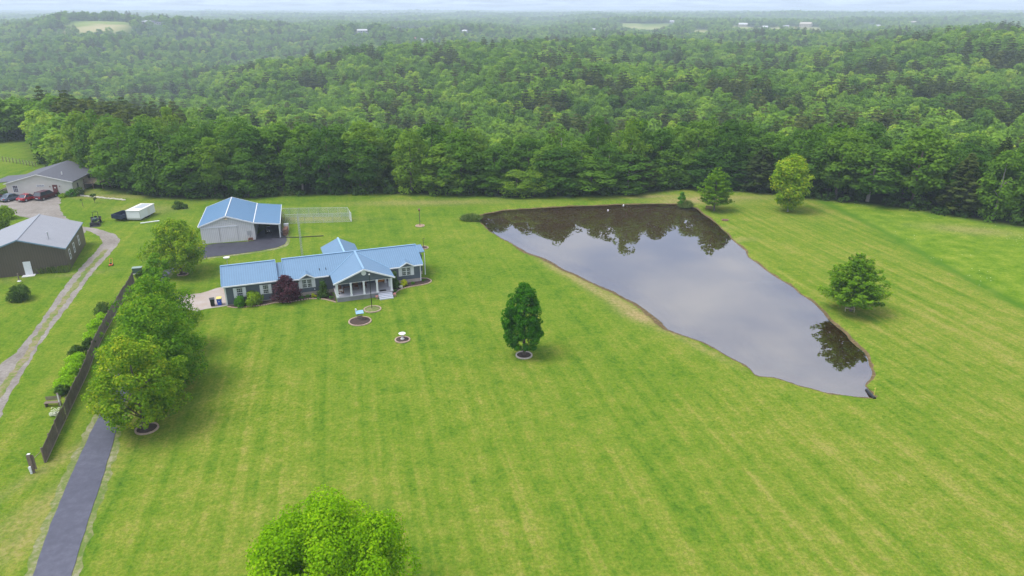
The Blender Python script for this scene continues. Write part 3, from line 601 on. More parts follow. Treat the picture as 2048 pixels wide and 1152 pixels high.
# small window gables in the front eave
for xc in (10.95, 25.28):
    hw = 1.12; zp = 3.48; yf = -.62
    b = MB(); yb = ysl(zp)
    b.slab([(xc-hw,yf,ZE),(xc,yf,zp),(xc,yb,zp+.012),(xc-hw,ysl(ZE)+.01,ZE+.012)], (0,0,-.09)); b.slab([(xc+hw,yf,ZE),(xc+hw,ysl(ZE)+.01,ZE+.012),(xc,yb,zp+.012),(xc,yf,zp)], (0,0,-.09)); dg = b.build('window_gable', M['roofy'], H)
    b = MB(); b.bar((xc-hw-.03,yf-.04,ZE-.07),(xc,yf-.04,zp-.07),.07,.15); b.bar((xc+hw+.03,yf-.04,ZE-.07),(xc,yf-.04,zp-.07),.07,.15); b.build('gable_trim', M['white'], dg)
    b = MB(); b.slab([(xc-hw+.1,yf+.12,ZE-.1),(xc+hw-.1,yf+.12,ZE-.1),(xc,yf+.12,zp-.1)], (0,.1,0)); b.box(xc-.95,xc+.95,yf+.2,0,2.6,2.7); b.build('gable_wall', M['siding'], dg)
# rear wing (sunroom) behind the main ridge
b = MB(); RX0, RX1, RYB = 14.3, 19.7, 12.4; RXC = 17.0; RZ = 4.42
b.slab([(RX0,RYB+.8,ZE-.05),(RXC,RYB-.3,RZ),(RXC,YR+.6,RZ),(RX0,YR+4.4,ZE-.05)], (0,0,-.12)); b.slab([(RX1,RYB+.8,ZE-.05),(RX1,YR+4.4,ZE-.05),(RXC,YR+.6,RZ),(RXC,RYB-.3,RZ)], (0,0,-.12)); b.build('rear_roof', M['roofy'], H)
b = MB(); b.bar((RXC,YR+.5,RZ+.04),(RXC,RYB-.3,RZ+.04),.26,.06); b.build('ridge_cap', M['lightblue'], H)
b = MB(); b.box(RX0+.4,RX1-.4,8.2,RYB-.1,0,2.62); b.build('rear_wall', M['siding'], H)
for x in (12.9, 13.8): b = MB(); b.tube((x,.9,sl(.9)-.02),(x,.9,sl(.9)+.3),.05,n=8); b.build('vent_pipe', M['black'], H)
for y in (1.2,4.5): b = MB(); b.box(-.06,0,y,y+2.7,.2,2.3); b.build('garage_door', M['white'], H)
b = MB(); b.tube((11.9,-.1,.85),(11.9,.0,.85),.09); b.build('wall_light', M['white'], H)

def rocking_chair(u, v, rz, lab):
    c = thing('rocking_chair', lab, 'chair', hloc(u, v, .72), HA+rz, 'wicker chairs on the porch')
    b = MB(); b.box(-.32,.32,-.3,.3,.38,.46); b.build('seat', M['darkwood'], c)
    b = MB(); b.slab([(-.32,.26,.44),(.32,.26,.44),(.34,.46,1.2),(-.34,.46,1.2)], (0,.06,0)); b.build('backrest', M['darkwood'], c)
    for s in (-1,1):
        b = MB(); b.bar((s*.34,-.32,.66),(s*.34,.34,.68),.07,.05); b.bar((s*.34,-.28,.05),(s*.34,-.28,.66),.05); b.build('armrest', M['darkwood'], c)
        b = MB()
        for i in range(6):
            a0 = -.42+i*.16; b.bar((s*.3,a0,.03+.35*(a0)**2),(s*.3,a0+.16,.03+.35*(a0+.16)**2),.05,.04)
        b.bar((s*.3,-.25,.05),(s*.3,-.25,.4),.05); b.bar((s*.3,.25,.05),(s*.3,.25,.4),.05); b.build('rocker', M['darkwood'], c)
    return c
c = rocking_chair(15.2,-2.6,.3,'brown porch chair nearest the left end of the porch'); 
b = MB(); b.box(-.27,.27,-.27,.24,.46,.53); b.build('cushion', M['offwhite'], c)
rocking_chair(17.5,-1.6,-.1,'brown porch chair in the middle of the porch behind the second column'); rocking_chair(18.75,-1.5,-.2,'brown porch chair nearest the front door')
c = thing('porch_bench', 'low brown bench between the porch chairs', 'bench', hloc(16.3,-1.5,.72), HA)
b = MB(); b.box(-.55,.55,-.22,.22,.4,.46); b.build('seat', M['darkwood'], c)
for s in (-1,1):
    b = MB(); b.box(s*.5-.03,s*.5+.03,-.2,.2,0,.4); b.build('leg', M['darkwood'], c)
for u, lab in ((19.95,'flower pot with pink flowers left of the porch steps'),(22.5,'flower pot with pink flowers right of the porch steps')):
    c = thing('flower_pot', lab, 'flower pot', hloc(u,-4.75), 0, 'pots beside the steps')
    b = MB(); b.lathe((0,0,0), [(.13,0),(.2,.3),(.22,.34),(.18,.33)], 12); b.build('pot', M['stone'], c)
    b = MB(); 
    for k in range(14): b.ball((rng.uniform(-.16,.16),rng.uniform(-.16,.16),.38+rng.uniform(0,.16)), .07, n=6, m=4)
    b.build('flowers', plain('pink_petals', (.6,.25,.22), .7, .3), c)

# mulch beds with stone edging
def ring_bed(x, y, r, lab, edge='stone', sy=1.0, fill='mulch', name='ring_bed'):
    X, Y = at(x, y) if x > 200 or y > 200 else (x, y)
    c = thing(name, lab, 'flower bed', (X, Y, 0))
    b = MB(); b.lathe((0,0,0), [(r,.0),(r*.97,.05),(r*.5,.09),(.02,.10)], 24, sy); b.build('mulch', M[fill], c)
    b = MB(); n = int(2*math.pi*r/.27)
    for k in range(n):
        a = 2*math.pi*k/n; w = 2*math.pi*r/n*.46; cx, cy = r*math.cos(a), r*sy*math.sin(a); ta = (-math.sin(a), math.cos(a)); na = (math.cos(a), math.sin(a)); j = rng.uniform(.9,1.1)
        pts = [(cx+ta[0]*w*i+na[0]*.08*q*j, cy+ta[1]*w*i+na[1]*.08*q*j, .13*j) for i, q in ((-1,-1),(1,-1),(1,1),(-1,1))]
        b.slab(pts, (0,0,-.13))
    b.build('edging', M[edge], c); return c
ring_bed(720,643,1.42,'round mulch bed with stone edging around the little wishing well')
ring_bed(805,680,.88,'small round mulch bed ringed in brick around the birdbath')
ring_bed(1048,711,.92,'round mulch bed with pale stones around the pear tree trunk','palestone')
ring_bed(745,619,1.12,'round gravel bed with stone edging at the foot of the lamp pole','stone',fill='shoulder')
ring_bed(294,858,1.0,'round mulch bed at the trunk of the nearest driveway tree')
ring_bed(366,549,.75,'mulch ring around the trunk of the farthest driveway tree')
ring_bed(840,452,.8,'round bed at the foot of the tall bird house pole behind the house',fill='soil')
ring_bed(847,496,.8,'round dark bed at the foot of the plant hook behind the house')
def long_bed(lab, outer, inner):
    c = thing('flower_bed', lab, 'flower bed', (HO[0],HO[1],0), HA)
    o = sheet('mulch', outer+inner[::-1], .04, M['mulch'], c, None, .04)
    b = MB()
    for i in range(len(outer)-1):
        a = Vector(outer[i]); e = Vector(outer[i+1]); m_ = max(1, int((e-a).length/.26))
        for k in range(m_):
            q = a+(e-a)*(k+.5)/m_; d = (e-a).normalized()*.12; n_ = Vector((-d.y,d.x))*.6; j = rng.uniform(.85,1.15)
            b.slab([tuple(q-d-n_)+(.11*j,), tuple(q+d-n_)+(.11*j,), tuple(q+d+n_)+(.11*j,), tuple(q-d+n_)+(.11*j,)], (0,0,-.1))
    b.build('edging', M['stone'], c); return c
def curve(pts, n=6):
    o = []
    for i in range(len(pts)-1):
        p0 = Vector(pts[max(0,i-1)]); p1 = Vector(pts[i]); p2 = Vector(pts[i+1]); p3 = Vector(pts[min(len(pts)-1,i+2)])
        for k in range(n):
            t_ = k/n; o.append(tuple(.5*((2*p1)+(-p0+p2)*t_+(2*p0-5*p1+4*p2-p3)*t_*t_+(-p0+3*p1-3*p2+p3)*t_**3)))
    o.append(tuple(pts[-1])); return o
long_bed('long dark mulch bed with brick edging along the front wall left of the porch', curve([(.1,-.5),(1.2,-1.25),(3,-1.5),(5,-1.6),(6.6,-1.3),(8.2,-1.7),(10.5,-1.5),(12.2,-1.9),(13.4,-2.9),(14.3,-4.1)]), [(.1,-.02),(14.2,-.02),(14.5,-1.8)])
long_bed('curved mulch bed with brick edging right of the porch steps', curve([(22.5,-4.3),(22.9,-3.4),(23.8,-2.4),(25.2,-1.9),(26.8,-1.75),(28.2,-1.4),(28.9,-.5),(28.6,.6),(27.6,1.2)]), [(22.5,-.02),(27.4,-.02)])

# bins
def bin_(x, y, m, lid, lab, rz):
    X, Y = at(x, y); c = thing('wheeled_bin', lab, 'bin', (X, Y, .03), rz, 'bins by the garage')
    b = MB(); b.add([(-.24,-.26,.06),(.24,-.26,.06),(.24,.26,.06),(-.24,.26,.06),(-.31,-.36,1.0),(.31,-.36,1.0),(.31,.36,1.0),(-.31,.36,1.0)], [(3,2,1,0),(4,5,6,7),(0,1,5,4),(1,2,6,5),(2,3,7,6),(3,0,4,7)]); b.build('body', m, c)
    b = MB(); b.slab([(-.34,-.4,1.06),(.34,-.4,1.06),(.34,.4,1.1),(-.34,.4,1.1)], (0,0,-.055)); b.build('lid', lid, c)
    b = MB(); b.bar((-.3,.44,1.0),(.3,.44,1.0),.05); b.build('handle', m, c)
    for s in (-1,1):
        b = MB(); b.tube((s*.27,.27,.13),(s*.21,.27,.13),.13,n=12); b.build('wheel', M['rubber'], c)
    return c
bin_(426,612,M['black'],M['black'],'black wheeled bin left of the blue one', HA+.1)
c = bin_(440,610,M['bluebin'],M['yellow'],'blue wheeled recycling bin with pale yellow lid by the garage corner', HA-.1)
b = MB(); b.slab([(-.10,-.345,.55),(.10,-.345,.55),(0,-.36,.74)], (0,-.01,0)); b.build('recycling_mark', M['white'], c)
# lamp pole
X, Y = at(744,618); c = thing('lamp_pole', 'tall thin black pole standing in a round bed before the porch', 'pole', (X,Y,0))
b = MB(); b.tube((0,0,0),(0,0,4.95),.055,.04); b.build('pole', M['black'], c)
b = MB(); b.ball((0,0,5.05),.10); b.build('finial', M['offwhite'], c)
# wishing well
X, Y = at(720,640); c = thing('wishing_well', 'small wooden wishing well with light blue roof on the front lawn', 'wishing well', (X,Y,.08), HA)
b = MB(); b.lathe((0,0,0), [(.34,0),(.36,.4),(.38,.42),(.27,.42),(.26,.2)], 14); b.build('well_base', M['wood'], c)
for s in (-1,1):
    b = MB(); b.box(s*.32-.04,s*.32+.04,-.04,.04,.4,1.15); b.build('post', M['wood'], c)
b = MB(); b.slab([(-.5,-.45,1.02),(.5,-.45,1.02),(.5,0,1.32),(-.5,0,1.32)], (0,0,-.04)); b.slab([(-.5,.45,1.02),(-.5,0,1.32),(.5,0,1.32),(.5,.45,1.02)], (0,0,-.04)); b.build('well_roof', M['lightblue'], c)
b = MB(); b.tube((-.3,0,.75),(.3,0,.75),.04); b.build('crank', M['darkwood'], c)
b_ = MB(); b_.ball((0,0,.13),.12,.2,.12); b_.ball((0,-.16,.30),.07); b_.tube((0,-.1,.16),(0,-.16,.3),.06,.05); o = b_.build('bird_figure', M['white']); o.location = (X-.42,Y-.05,1.38); tag(o,'small white bird figure perched on the wishing well roof','bird figure')
# birdbath
X, Y = at(805,679); c = thing('birdbath', 'grey stone birdbath on a pedestal in the front lawn', 'birdbath', (X,Y,.09))
b = MB(); b.lathe((0,0,0), [(.24,0),(.24,.06),(.12,.14),(.09,.4),(.14,.62)], 14); b.build('pedestal', M['concretebath'], c)
b = MB(); b.lathe((0,0,.62), [(.14,0),(.42,.1),(.45,.14),(.40,.14),(.2,.06),(.01,.05)], 18); b.build('basin', M['concretebath'], c)
# poles behind the house
X, Y = at(840,452); c = thing('bird_house_pole', 'slim pole with a small dark bird house at its top behind the house', 'bird house', (X,Y,0))
b = MB(); b.tube((0,0,0),(0,0,3.0),.06); b.build('pole', M['bark'], c)
b = MB(); b.box(-.15,.15,-.15,.15,2.95,3.25); b.slab([(-.2,-.2,3.25),(.2,-.2,3.25),(.2,0,3.4),(-.2,0,3.4)],(0,0,-.03)); b.slab([(-.2,.2,3.25),(-.2,0,3.4),(.2,0,3.4),(.2,.2,3.25)],(0,0,-.03)); b.build('bird_box', M['darkwood'], c)
X, Y = at(847,496); c = thing('plant_hook', 'short dark hook pole in a round bed off the right end of the house', 'garden hook', (X,Y,0))
b = MB(); b.tube((0,0,0),(0,0,1.6),.04); 
for i in range(6): b.tube((.14-.14*math.cos(i*.5),0,1.6+.14*math.sin(i*.5)),(.14-.14*math.cos(i*.5+.5),0,1.6+.14*math.sin(i*.5+.5)),.035,n=6)
b.build('pole', M['darkmetal'], c)
# lattice mast
X, Y = at(606,524); c = thing('antenna_mast', 'thin grey lattice mast rising behind the blue roof', 'mast', (X,Y,0))
b = MB(); hh = 7.6
for k in range(3): a = k*2.094; b.tube((.17*math.cos(a),.17*math.sin(a),0),(.14*math.cos(a),.14*math.sin(a),hh),.022,n=5)
for i in range(19):
    z = i*.4
    for k in range(3):
        a = k*2.094; e = (k+1)*2.094; b.tube((.17*math.cos(a),.17*math.sin(a),z),(.17*math.cos(e),.17*math.sin(e),z+.4),.016,n=4)
b.build('lattice', M['metal'], c)
b = MB(); b.tube((0,0,hh-.2),(0,0,hh+.9),.025); b.build('mast_tip', M['metal'], c)
# satellite dish or tank glimpsed above the garage roof
X, Y = at(457,541); c = thing('satellite_dish', 'small round grey dish standing behind the garage roof', 'dish', (X,Y,0))
b = MB(); b.tube((0,0,0),(0,0,2.0),.05); b.build('post', M['metal'], c)
b = MB(); b.lathe((0,0,1.9), [(.05,0),(.35,.1),(.5,.3),(.48,.32),(.3,.16),(.02,.08)], 16); b.build('dish', M['offwhite'], c)

# ------------------------------------------------------------------ blue-roofed barn with open carport
BA = R_(16); BO = (-54.25,116.9)
B = thing('metal_barn', 'pale grey metal barn with blue roof and open carport on its right side', 'barn', BO, BA)
BW, BD, BE, BR = 8.9, 13.2, 3.2, 4.82; LW = 4.4
b = MB(); b.box(0,BW,0,.1,0,BE); b.slab([(0,0,BE),(BW,0,BE),(BW/2,0,BR-.1)],(0,.1,0)); b.build('front_wall', M['barnwall'], B)
b = MB(); b.box(0,BW,BD-.1,BD,0,BE); b.slab([(0,BD-.1,BE),(BW,BD-.1,BE),(BW/2,BD-.1,BR-.1)],(0,.1,0)); b.build('rear_wall', M['barnwall'], B)
for x in (0, BW-.1): b = MB(); b.box(x,x+.1,.1,BD-.1,0,BE); b.build('side_wall', M['barnwally'], B)
b = MB(); x0, x1, xm = -.25, BW, BW/2
b.slab([(x0,-.3,BE-.0),(xm,-.3,BR),(xm,BD+.3,BR),(x0,BD+.3,BE)],(0,0,-.1)); b.slab([(x1,-.3,BE+.1),(x1,BD+.3,BE+.1),(xm,BD+.3,BR),(xm,-.3,BR)],(0,0,-.1))
b.build('roof', M['barnroof'], B)
b = MB(); b.slab([(x1+.003,-.3,BE+.1),(x1+LW,-.3,2.72),(x1+LW,BD+.3,2.72),(x1+.003,BD+.3,BE+.1)],(0,0,-.1)); b.build('carport_roof', M['barnroof'], B)
b = MB(); b.bar((x0-.02,-.33,BE-.1),(xm,-.33,BR-.1),.07,.22); b.bar((x1,-.33,BE),(xm,-.33,BR-.1),.07,.22); b.bar((x1,-.33,BE),(x1+LW+.02,-.33,2.62),.07,.22); b.bar((x0-.03,-.3,BE-.05),(x0-.03,BD+.3,BE-.05),.07,.16); b.bar((x1+LW+.03,-.3,2.66),(x1+LW+.03,BD+.3,2.66),.07,.16)
b.bar((x0,BD+.32,BE-.05),(xm,BD+.32,BR-.05),.07,.16); b.bar((x1,BD+.32,BE+.05),(xm,BD+.32,BR-.05),.07,.16); b.bar((xm,-.3,BR+.03),(xm,BD+.3,BR+.03),.13,.06); b.bar((x1,-.3,BE+.13),(x1,BD+.3,BE+.13),.12,.04)
b.build('roof_trim', M['white'], B)
b = MB(); b.box(BW+.1,BW+LW-.15,BD-.12,BD-.02,0,2.6); b.box(BW+LW-.25,BW+LW-.15,3.5,BD-.12,0,2.6); b.build('carport_wall', M['darkmetal'], B)
for y in (.1,3.4): b = MB(); b.box(BW+LW-.3,BW+LW-.12,y-.1,y+.1,0,2.55); b.build('carport_post', M['white'], B)
b = MB(); b.tube((BW+LW-.05,-.2,2.45),(BW+LW-.25,-.06,2.1),.05); b.tube((BW+LW-.25,-.06,2.1),(BW+LW-.25,-.06,.1),.05); b.build('downspout', M['white'], B)
b = MB(); b.box(.15,6.05,-.16,-.06,BE-.42,BE-.22); b.build('door_track', M['white'], B)
for x in (.2,3.15): b = MB(); b.box(x,x+2.85,-.09,-.02,.02,BE-.42); b.build('sliding_door', M['barnwall'], B)
b = MB(); b.box(4.25,4.65,-.3,-.02,BE+.95,BE+1.15); b.build('wall_light', plain('warm_light_housing',(.75,.6,.4),.4,.1), B)
b = MB(); b.box(7.6,8.3,-.06,-.01,1.0,1.75); b.build('meter_box', M['metal'], B)
BL = lambda u, v, z=0: (BO[0]+u*math.cos(BA)-v*math.sin(BA), BO[1]+u*math.sin(BA)+v*math.cos(BA), z)
c = thing('garden_cart', 'small red brown cart against the barn wall beside the carport', 'cart', BL(8.1,-.6,.055), BA)
b = MB(); b.box(-.35,.35,-.25,.25,.25,.55); b.build('tray', M['darkwood'], c)
for s in (-1,1): b = MB(); b.tube((s*.4,-.05,.22),(s*.34,-.05,.22),.22,n=12); b.build('wheel', M['red'], c)
b = MB(); b.bar((0,.25,.4),(0,.35,1.0),.05); b.build('handle', M['darkmetal'], c)
c = thing('quad_bike', 'dark four wheeled bike parked in the shade of the carport', 'quad bike', BL(10.9,3.6,.055), BA+.1)
b = MB(); b.box(-.35,.35,-.8,.8,.45,.7); b.ball((0,.45,.8),.3,.4,.2); b.box(-.3,.3,-.8,-.2,.7,.88); b.build('body', M['darkmetal'], c)
for sx in (-1,1):
    for sy in (-.65,.65): b = MB(); b.tube((sx*.38,sy,.28),(sx*.6,sy,.28),.28,n=14); b.build('wheel', M['rubber'], c)
b = MB(); b.bar((-.4,.35,1.1),(.4,.35,1.1),.05); b.bar((0,.4,.8),(0,.35,1.1),.06); b.build('handlebar', M['metal'], c)
for x in (-.25,.1): b = MB(); b.box(x,x+.15,-.84,-.8,.5,.6); b.build('reflector', M['offwhite'], c)
c = thing('wood_pile', 'stack of brown firewood beside the carport right post', 'wood pile', BL(14.0,2.2,.0), BA+1.45)
b = MB()
for r in range(5):
    for k in range(9): b.tube((-1.1+k*.26+(r%2)*.1,-.35,.14+r*.23),(-1.1+k*.26+(r%2)*.1,.35,.14+r*.23),.12,n=7,smooth=False)
b.build('logs', plain('split_logs',(.19,.10,.07),.9,.5,3), c)
c = thing('utility_box', 'grey utility box standing behind the firewood at the carport', 'utility box', BL(14.1,4.6,0), BA)
b = MB(); b.box(-.45,.45,-.35,.35,0,1.3); b.build('cabinet', M['metal'], c, .03); b = MB(); b.box(-.38,.38,-.37,-.351,.15,1.2); b.build('door', M['concretebath'], c)
pts = [z2(700,452), z2(820,450), z2(930,450), z2(1000,445), z2(1140,437)]
b = MB()
for i in range(len(pts)-1): b.tube(pts[i]+(.10,), pts[i+1]+(.10,), .07, n=8)
tag(b.build('drain_pipe', M['black']), 'long black drain pipe lying on the lawn beside the carport', 'pipe')

# chain link kennel run
K0, K1 = at(572,447.5), at(703,443.5); K2, K3 = at(696,432.5), at(560,434.5)
c = thing('chain_link_pen', 'long chain link dog run with wire mesh right of the barn', 'fence', K0)
def rel(p): return (p[0]-K0[0], p[1]-K0[1])
KP = [rel(K0), rel(K1), rel(K2), rel(K3)]; kh = 1.8
b = MB()
for i in range(4):
    a, e = KP[i], KP[(i+1)%4]; b.tube(a+(kh,), e+(kh,), .03, n=6); b.tube(a+(.05,), e+(.05,), .02, n=6)
b.build('top_rail', M['metal'], c)
for i, n in ((0,7),(1,2),(2,7),(3,2)):
    a, e = Vector(KP[i]), Vector(KP[(i+1)%4])
    for k in range(n): q = a+(e-a)*k/n; b = MB(); b.tube((q.x,q.y,0),(q.x,q.y,kh+.05),.035,n=6); b.build('post', M['metal'], c)
t = NT('wire_mesh'); o_ = t.pos(); sp_ = t.n('ShaderNodeSeparateXYZ'); t.l(o_, sp_.inputs[0])
def fr_(v): return t.math('LESS_THAN', t.math('FRACT', t.math('MULTIPLY', v, 9)), .13)
h_ = t.math('ADD', sp_.outputs[0], sp_.outputs[1])
w_ = t.math('MAXIMUM', fr_(t.math('ADD', h_, sp_.outputs[2])), fr_(t.math('SUBTRACT', h_, sp_.outputs[2])))
pr = t.n('ShaderNodeBsdfPrincipled'); pr.inputs['Base Color'].default_value = (.5,.51,.52,1); pr.inputs['Roughness'].default_value = .5
tr_ = t.n('ShaderNodeBsdfTransparent'); ms_ = t.n('ShaderNodeMixShader'); t.l(w_, ms_.inputs[0]); t.l(tr_.outputs[0], ms_.inputs[1]); t.l(pr.outputs[0], ms_.inputs[2]); t.l(ms_.outputs[0], t.out.inputs[0])
b = MB()
for i in range(4): a, e = KP[i], KP[(i+1)%4]; b.add([a+(.05,), e+(.05,), e+(kh,), a+(kh,)], [(0,1,2,3)])
b.build('mesh_panel', t.m, c)
a = Vector(KP[1]); e = Vector(KP[2]); q = a+(e-a)*.35
b = MB(); b.bar(tuple(a)+(1.75,),tuple(q)+(1.75,),.07); b.bar(tuple(a)+(.15,),tuple(q)+(.15,),.07); b.bar(tuple(q)+(.1,),tuple(q)+(1.8,),.08); b.bar(tuple(a)+(.1,),tuple(a)+(1.85,),.1); b.bar(tuple(a)+(.95,),tuple(q)+(.95,),.07); b.build('gate', M['white'], c)

# ------------------------------------------------------------------ dark brown barn on the left
DA = R_(21); DO = (-69.6,103.5)
D = thing('brown_barn', 'large dark brown metal barn with light grey roof beside the gravel lane', 'barn', DO, DA)
W_, D_, E_, Z_ = 11.8, 15.0, 3.7, 5.75
b = MB(); b.box(-W_,0,0,.1,0,E_); b.slab([(-W_,0,E_),(0,0,E_),(-W_/2,0,Z_-.1)],(0,.1,0)); b.build('gable_wall', M['brownwall'], D)
b = MB(); b.box(-W_,0,D_-.1,D_,0,E_); b.slab([(-W_,D_-.1,E_),(0,D_-.1,E_),(-W_/2,D_-.1,Z_-.1)],(0,.1,0)); b.build('gable_wall', M['brownwall'], D)
for x in (-.1,-W_): b = MB(); b.box(x,x+.1,.1,D_-.1,0,E_); b.build('side_wall', M['brownwally'], D)
b = MB(); b.slab([(.15,-.25,E_),(.15,D_+.25,E_),(-W_/2,D_+.25,Z_),(-W_/2,-.25,Z_)],(0,0,-.09)); b.slab([(-W_-.15,-.25,E_),(-W_/2,-.25,Z_),(-W_/2,D_+.25,Z_),(-W_-.15,D_+.25,E_)],(0,0,-.09)); b.build('roof', M['greyroof'], D)
b = MB(); b.bar((-W_/2,-.27,Z_+.03),(-W_/2,D_+.27,Z_+.03),.22,.05); b.build('ridge_cap', plain('ridge_grey',(.22,.24,.27),.5,.1), D)
b = MB(); b.bar((.17,-.28,E_-.07),(-W_/2,-.28,Z_-.07),.06,.2); b.bar((-W_-.17,-.28,E_-.07),(-W_/2,-.28,Z_-.07),.06,.2); b.bar((.18,-.25,E_-.06),(.18,D_+.25,E_-.06),.05,.14); b.build('roof_trim', plain('blue_grey_trim',(.16,.24,.32),.5,.1), D)
for y in (1.9,5.4,9.6):
    b = MB()
    for q in ((1.2,1.3),(1.98,2.08),(2.7,2.8)): b.box(.003,.06,y,y+.9,q[0],q[1])
    for q in (y,y+.8): b.box(.003,.062,q,q+.1,1.3,2.7)
    f = b.build('window', M['white'], D); b = MB(); b.box(.002,.03,y+.08,y+.82,1.28,2.72); b.build('pane', M['glass'], f)
b = MB(); b.box(-5.95,-4.95,-.05,-.003,.02,2.15); dw = b.build('door', M['white'], D)
b = MB(); b.ball((-5.1,-.09,1.05),.045); b.build('handle', M['metal'], dw)
b = MB(); b.box(-6.3,-4.6,-1.0,-.02,0,.07); b.build('door_step', M['concretebath'], D)
zc = E_+(Z_-E_)*.3
b = MB(); b.tube((-2.5,3.0,zc+.2),(-2.5,3.0,zc+1.3),.09,n=10); b.tube((-2.5,3.0,zc+1.3),(-2.5,3.0,zc+1.4),.17,n=10); b.build('vent_pipe', M['metal'], D)
X, Y = z1(140,1018); c = thing('wooden_post', 'short weathered post standing before the brown barn door', 'post', (X,Y,0))
b = MB(); b.tube((0,0,0),(0,0,1.3),.09,.08); b.build('post', M['wood'], c); b = MB(); b.ball((0,0,.05),.3,.25,.12,jit=.15); b.build('stone_base', M['concretebath'], c)

# ------------------------------------------------------------------ white house on the left
WA = R_(8); WO = (-97.2,152.2)
Hw = thing('cream_house', 'cream sided house with dark shingle roof and raised wooden deck at the left', 'house', WO, WA)
w, d_, e_, z_ = 13.4, 15.0, 3.0, 4.85
b = MB(); b.box(-w,0,0,.12,.35,e_); b.slab([(-w,0,e_),(0,0,e_),(-w/2,0,z_-.1)],(0,.12,0)); b.box(-w,0,d_-.12,d_,0,e_); b.slab([(-w,d_-.12,e_),(0,d_-.12,e_),(-w/2,d_-.12,z_-.1)],(0,.12,0)); b.box(-.12,0,.12,d_-.12,0,e_); b.box(-w,-w+.12,.12,d_-.12,0,e_); b.build('wall', M['cream'], Hw)
b = MB(); b.box(-w+.02,-.02,-.03,.1,0,.35); b.build('foundation_band', M['bluestrip'], Hw)
b = MB(); b.slab([(.35,-.3,e_-.05),(.35,d_+.3,e_-.05),(-w/2,d_+.3,z_),(-w/2,-.3,z_)],(0,0,-.14)); b.slab([(-w-.35,-.3,e_-.05),(-w/2,-.3,z_),(-w/2,d_+.3,z_),(-w-.35,d_+.3,e_-.05)],(0,0,-.14)); b.build('roof', M['darkroof'], Hw)
b = MB(); b.bar((.37,-.33,e_-.12),(-w/2,-.33,z_-.09),.06,.16); b.bar((-w-.37,-.33,e_-.12),(-w/2,-.33,z_-.09),.06,.16); b.build('roof_trim', M['offwhite'], Hw)
b = MB(); b.slab([(-w-.36,4,2.62),(-w-.36,11.5,2.62),(-w-5.2,11.5,2.35),(-w-5.2,4,2.35)],(0,0,-.12)); b.build('side_porch_roof', M['darkroof'], Hw)
for y in (4.2,11.2): b = MB(); b.box(-w-5.0,-w-4.85,y,y+.15,0,2.3); b.build('porch_post', M['darkwood'], Hw)
b = MB(); b.box(-w-4.8,-w,4.1,11.4,0,.3); b.build('side_porch_floor', M['wood'], Hw)
f = window(-w+1.2,0,1.0,1.05,1.5,0,parent=Hw); window(-w/2-.6,0,2.05,1.6,.45,0,parent=Hw)
b = MB(); b.box(-4.1,-3.1,-.07,-.003,.36,2.4); dw = b.build('door', M['doorbrown'], Hw); b = MB(); b.ball((-3.25,-.1,1.35),.05); b.build('handle', M['metal'], dw); b = MB(); b.tube((-3.6,-.071,1.75),(-3.6,-.09,1.75),.17); b.build('wreath', M['offwhite'], dw)
b = MB(); b.box(-4.5,-2.7,-1.1,-.05,0,.34); b.build('door_step', M['stone'], Hw)
b = MB()
for x in (-4.6,-2.6): b.box(x-.06,x+.06,-.12,-.005,1.9,2.15)
b.build('wall_lamp', M['darkwood'], Hw)
b = MB(); b.box(.002,.04,2.2,2.8,1.2,2.2); b.box(.002,.04,12.2,12.9,1.2,2.5); b.box(.002,.05,8.0,9.4,1.0,2.6); b.build('side_window', M['glass'], Hw)
b = MB(); b.tube((-3.2,3.5,3.7),(-3.2,3.5,4.5),.12,n=10); b.build('roof_vent', M['offwhite'], Hw)
b = MB(); b.box(.02,4.1,5.2,10.6,1.25,1.4); dk_ = b.build('deck', M['wood'], Hw)
b = MB()
for x, y in ((4.0,5.3),(4.0,10.5),(2.0,5.3),(4.0,7.9),(.2,5.3)): b.box(x-.08,x+.08,y-.08,y+.08,0,2.4)
for z in (2.35,1.95,1.65): b.bar((.1,5.3,z),(4.0,5.3,z),.07); b.bar((4.0,5.3,z),(4.0,10.5,z),.07)
for k in range(14): b.bar((.2+k*.29,5.3,1.4),(.2+k*.29,5.3,2.35),.04); b.bar((4.0,5.3+k*.4,1.4),(4.0,5.3+k*.4,2.35),.04)
b.build('railing', M['wood'], dk_)
b = MB()
for i in range(7): b.box(4.12+.3*i,4.45+.3*i,6.0,7.2,1.2-.18*i-.08,1.2-.18*i)
b.bar((4.1,6.0,1.2),(6.3,6.0,-.1),.08,.2); b.bar((4.1,7.2,1.2),(6.3,7.2,-.1),.08,.2); b.bar((4.1,6.0,2.2),(6.3,6.0,.95),.07); b.build('stairs', M['wood'], dk_)
WL = lambda u, v, z=0: (WO[0]+u*math.cos(WA)-v*math.sin(WA), WO[1]+u*math.sin(WA)+v*math.cos(WA), z)
c = thing('patio_table', 'dark patio table with chairs up on the wooden deck', 'table', WL(2.2,8.4,1.4), WA)
b = MB(); b.tube((0,0,.7),(0,0,.75),.6,n=16); b.build('tabletop', M['darkmetal'], c); b = MB(); b.tube((0,0,0),(0,0,.7),.06); b.build('pedestal', M['darkmetal'], c)
for i, (u, v, lab) in enumerate(((1.0,6.2,'dark deck chair at the front left corner of the deck'),(3.2,6.3,'dark deck chair at the front right corner of the deck'))):
    c = thing('deck_chair', lab, 'chair', WL(u,v,1.4), WA+i, 'chairs on the deck')
    b = MB(); b.box(-.28,.28,-.28,.28,.38,.44); b.build('seat', M['black'], c); b = MB(); b.box(-.28,.28,.26,.31,.44,1.0); b.build('backrest', M['black'], c)
    for sx in (-1,1):
        for sy in (-1,1): b = MB(); b.bar((sx*.25,sy*.25,0),(sx*.25,sy*.25,.38),.04); b.build('leg', M['metal'], c)
c = thing('stone_edging', 'low line of pale stones along the bank right of the cream house', 'stone border', WL(0,-1.5))
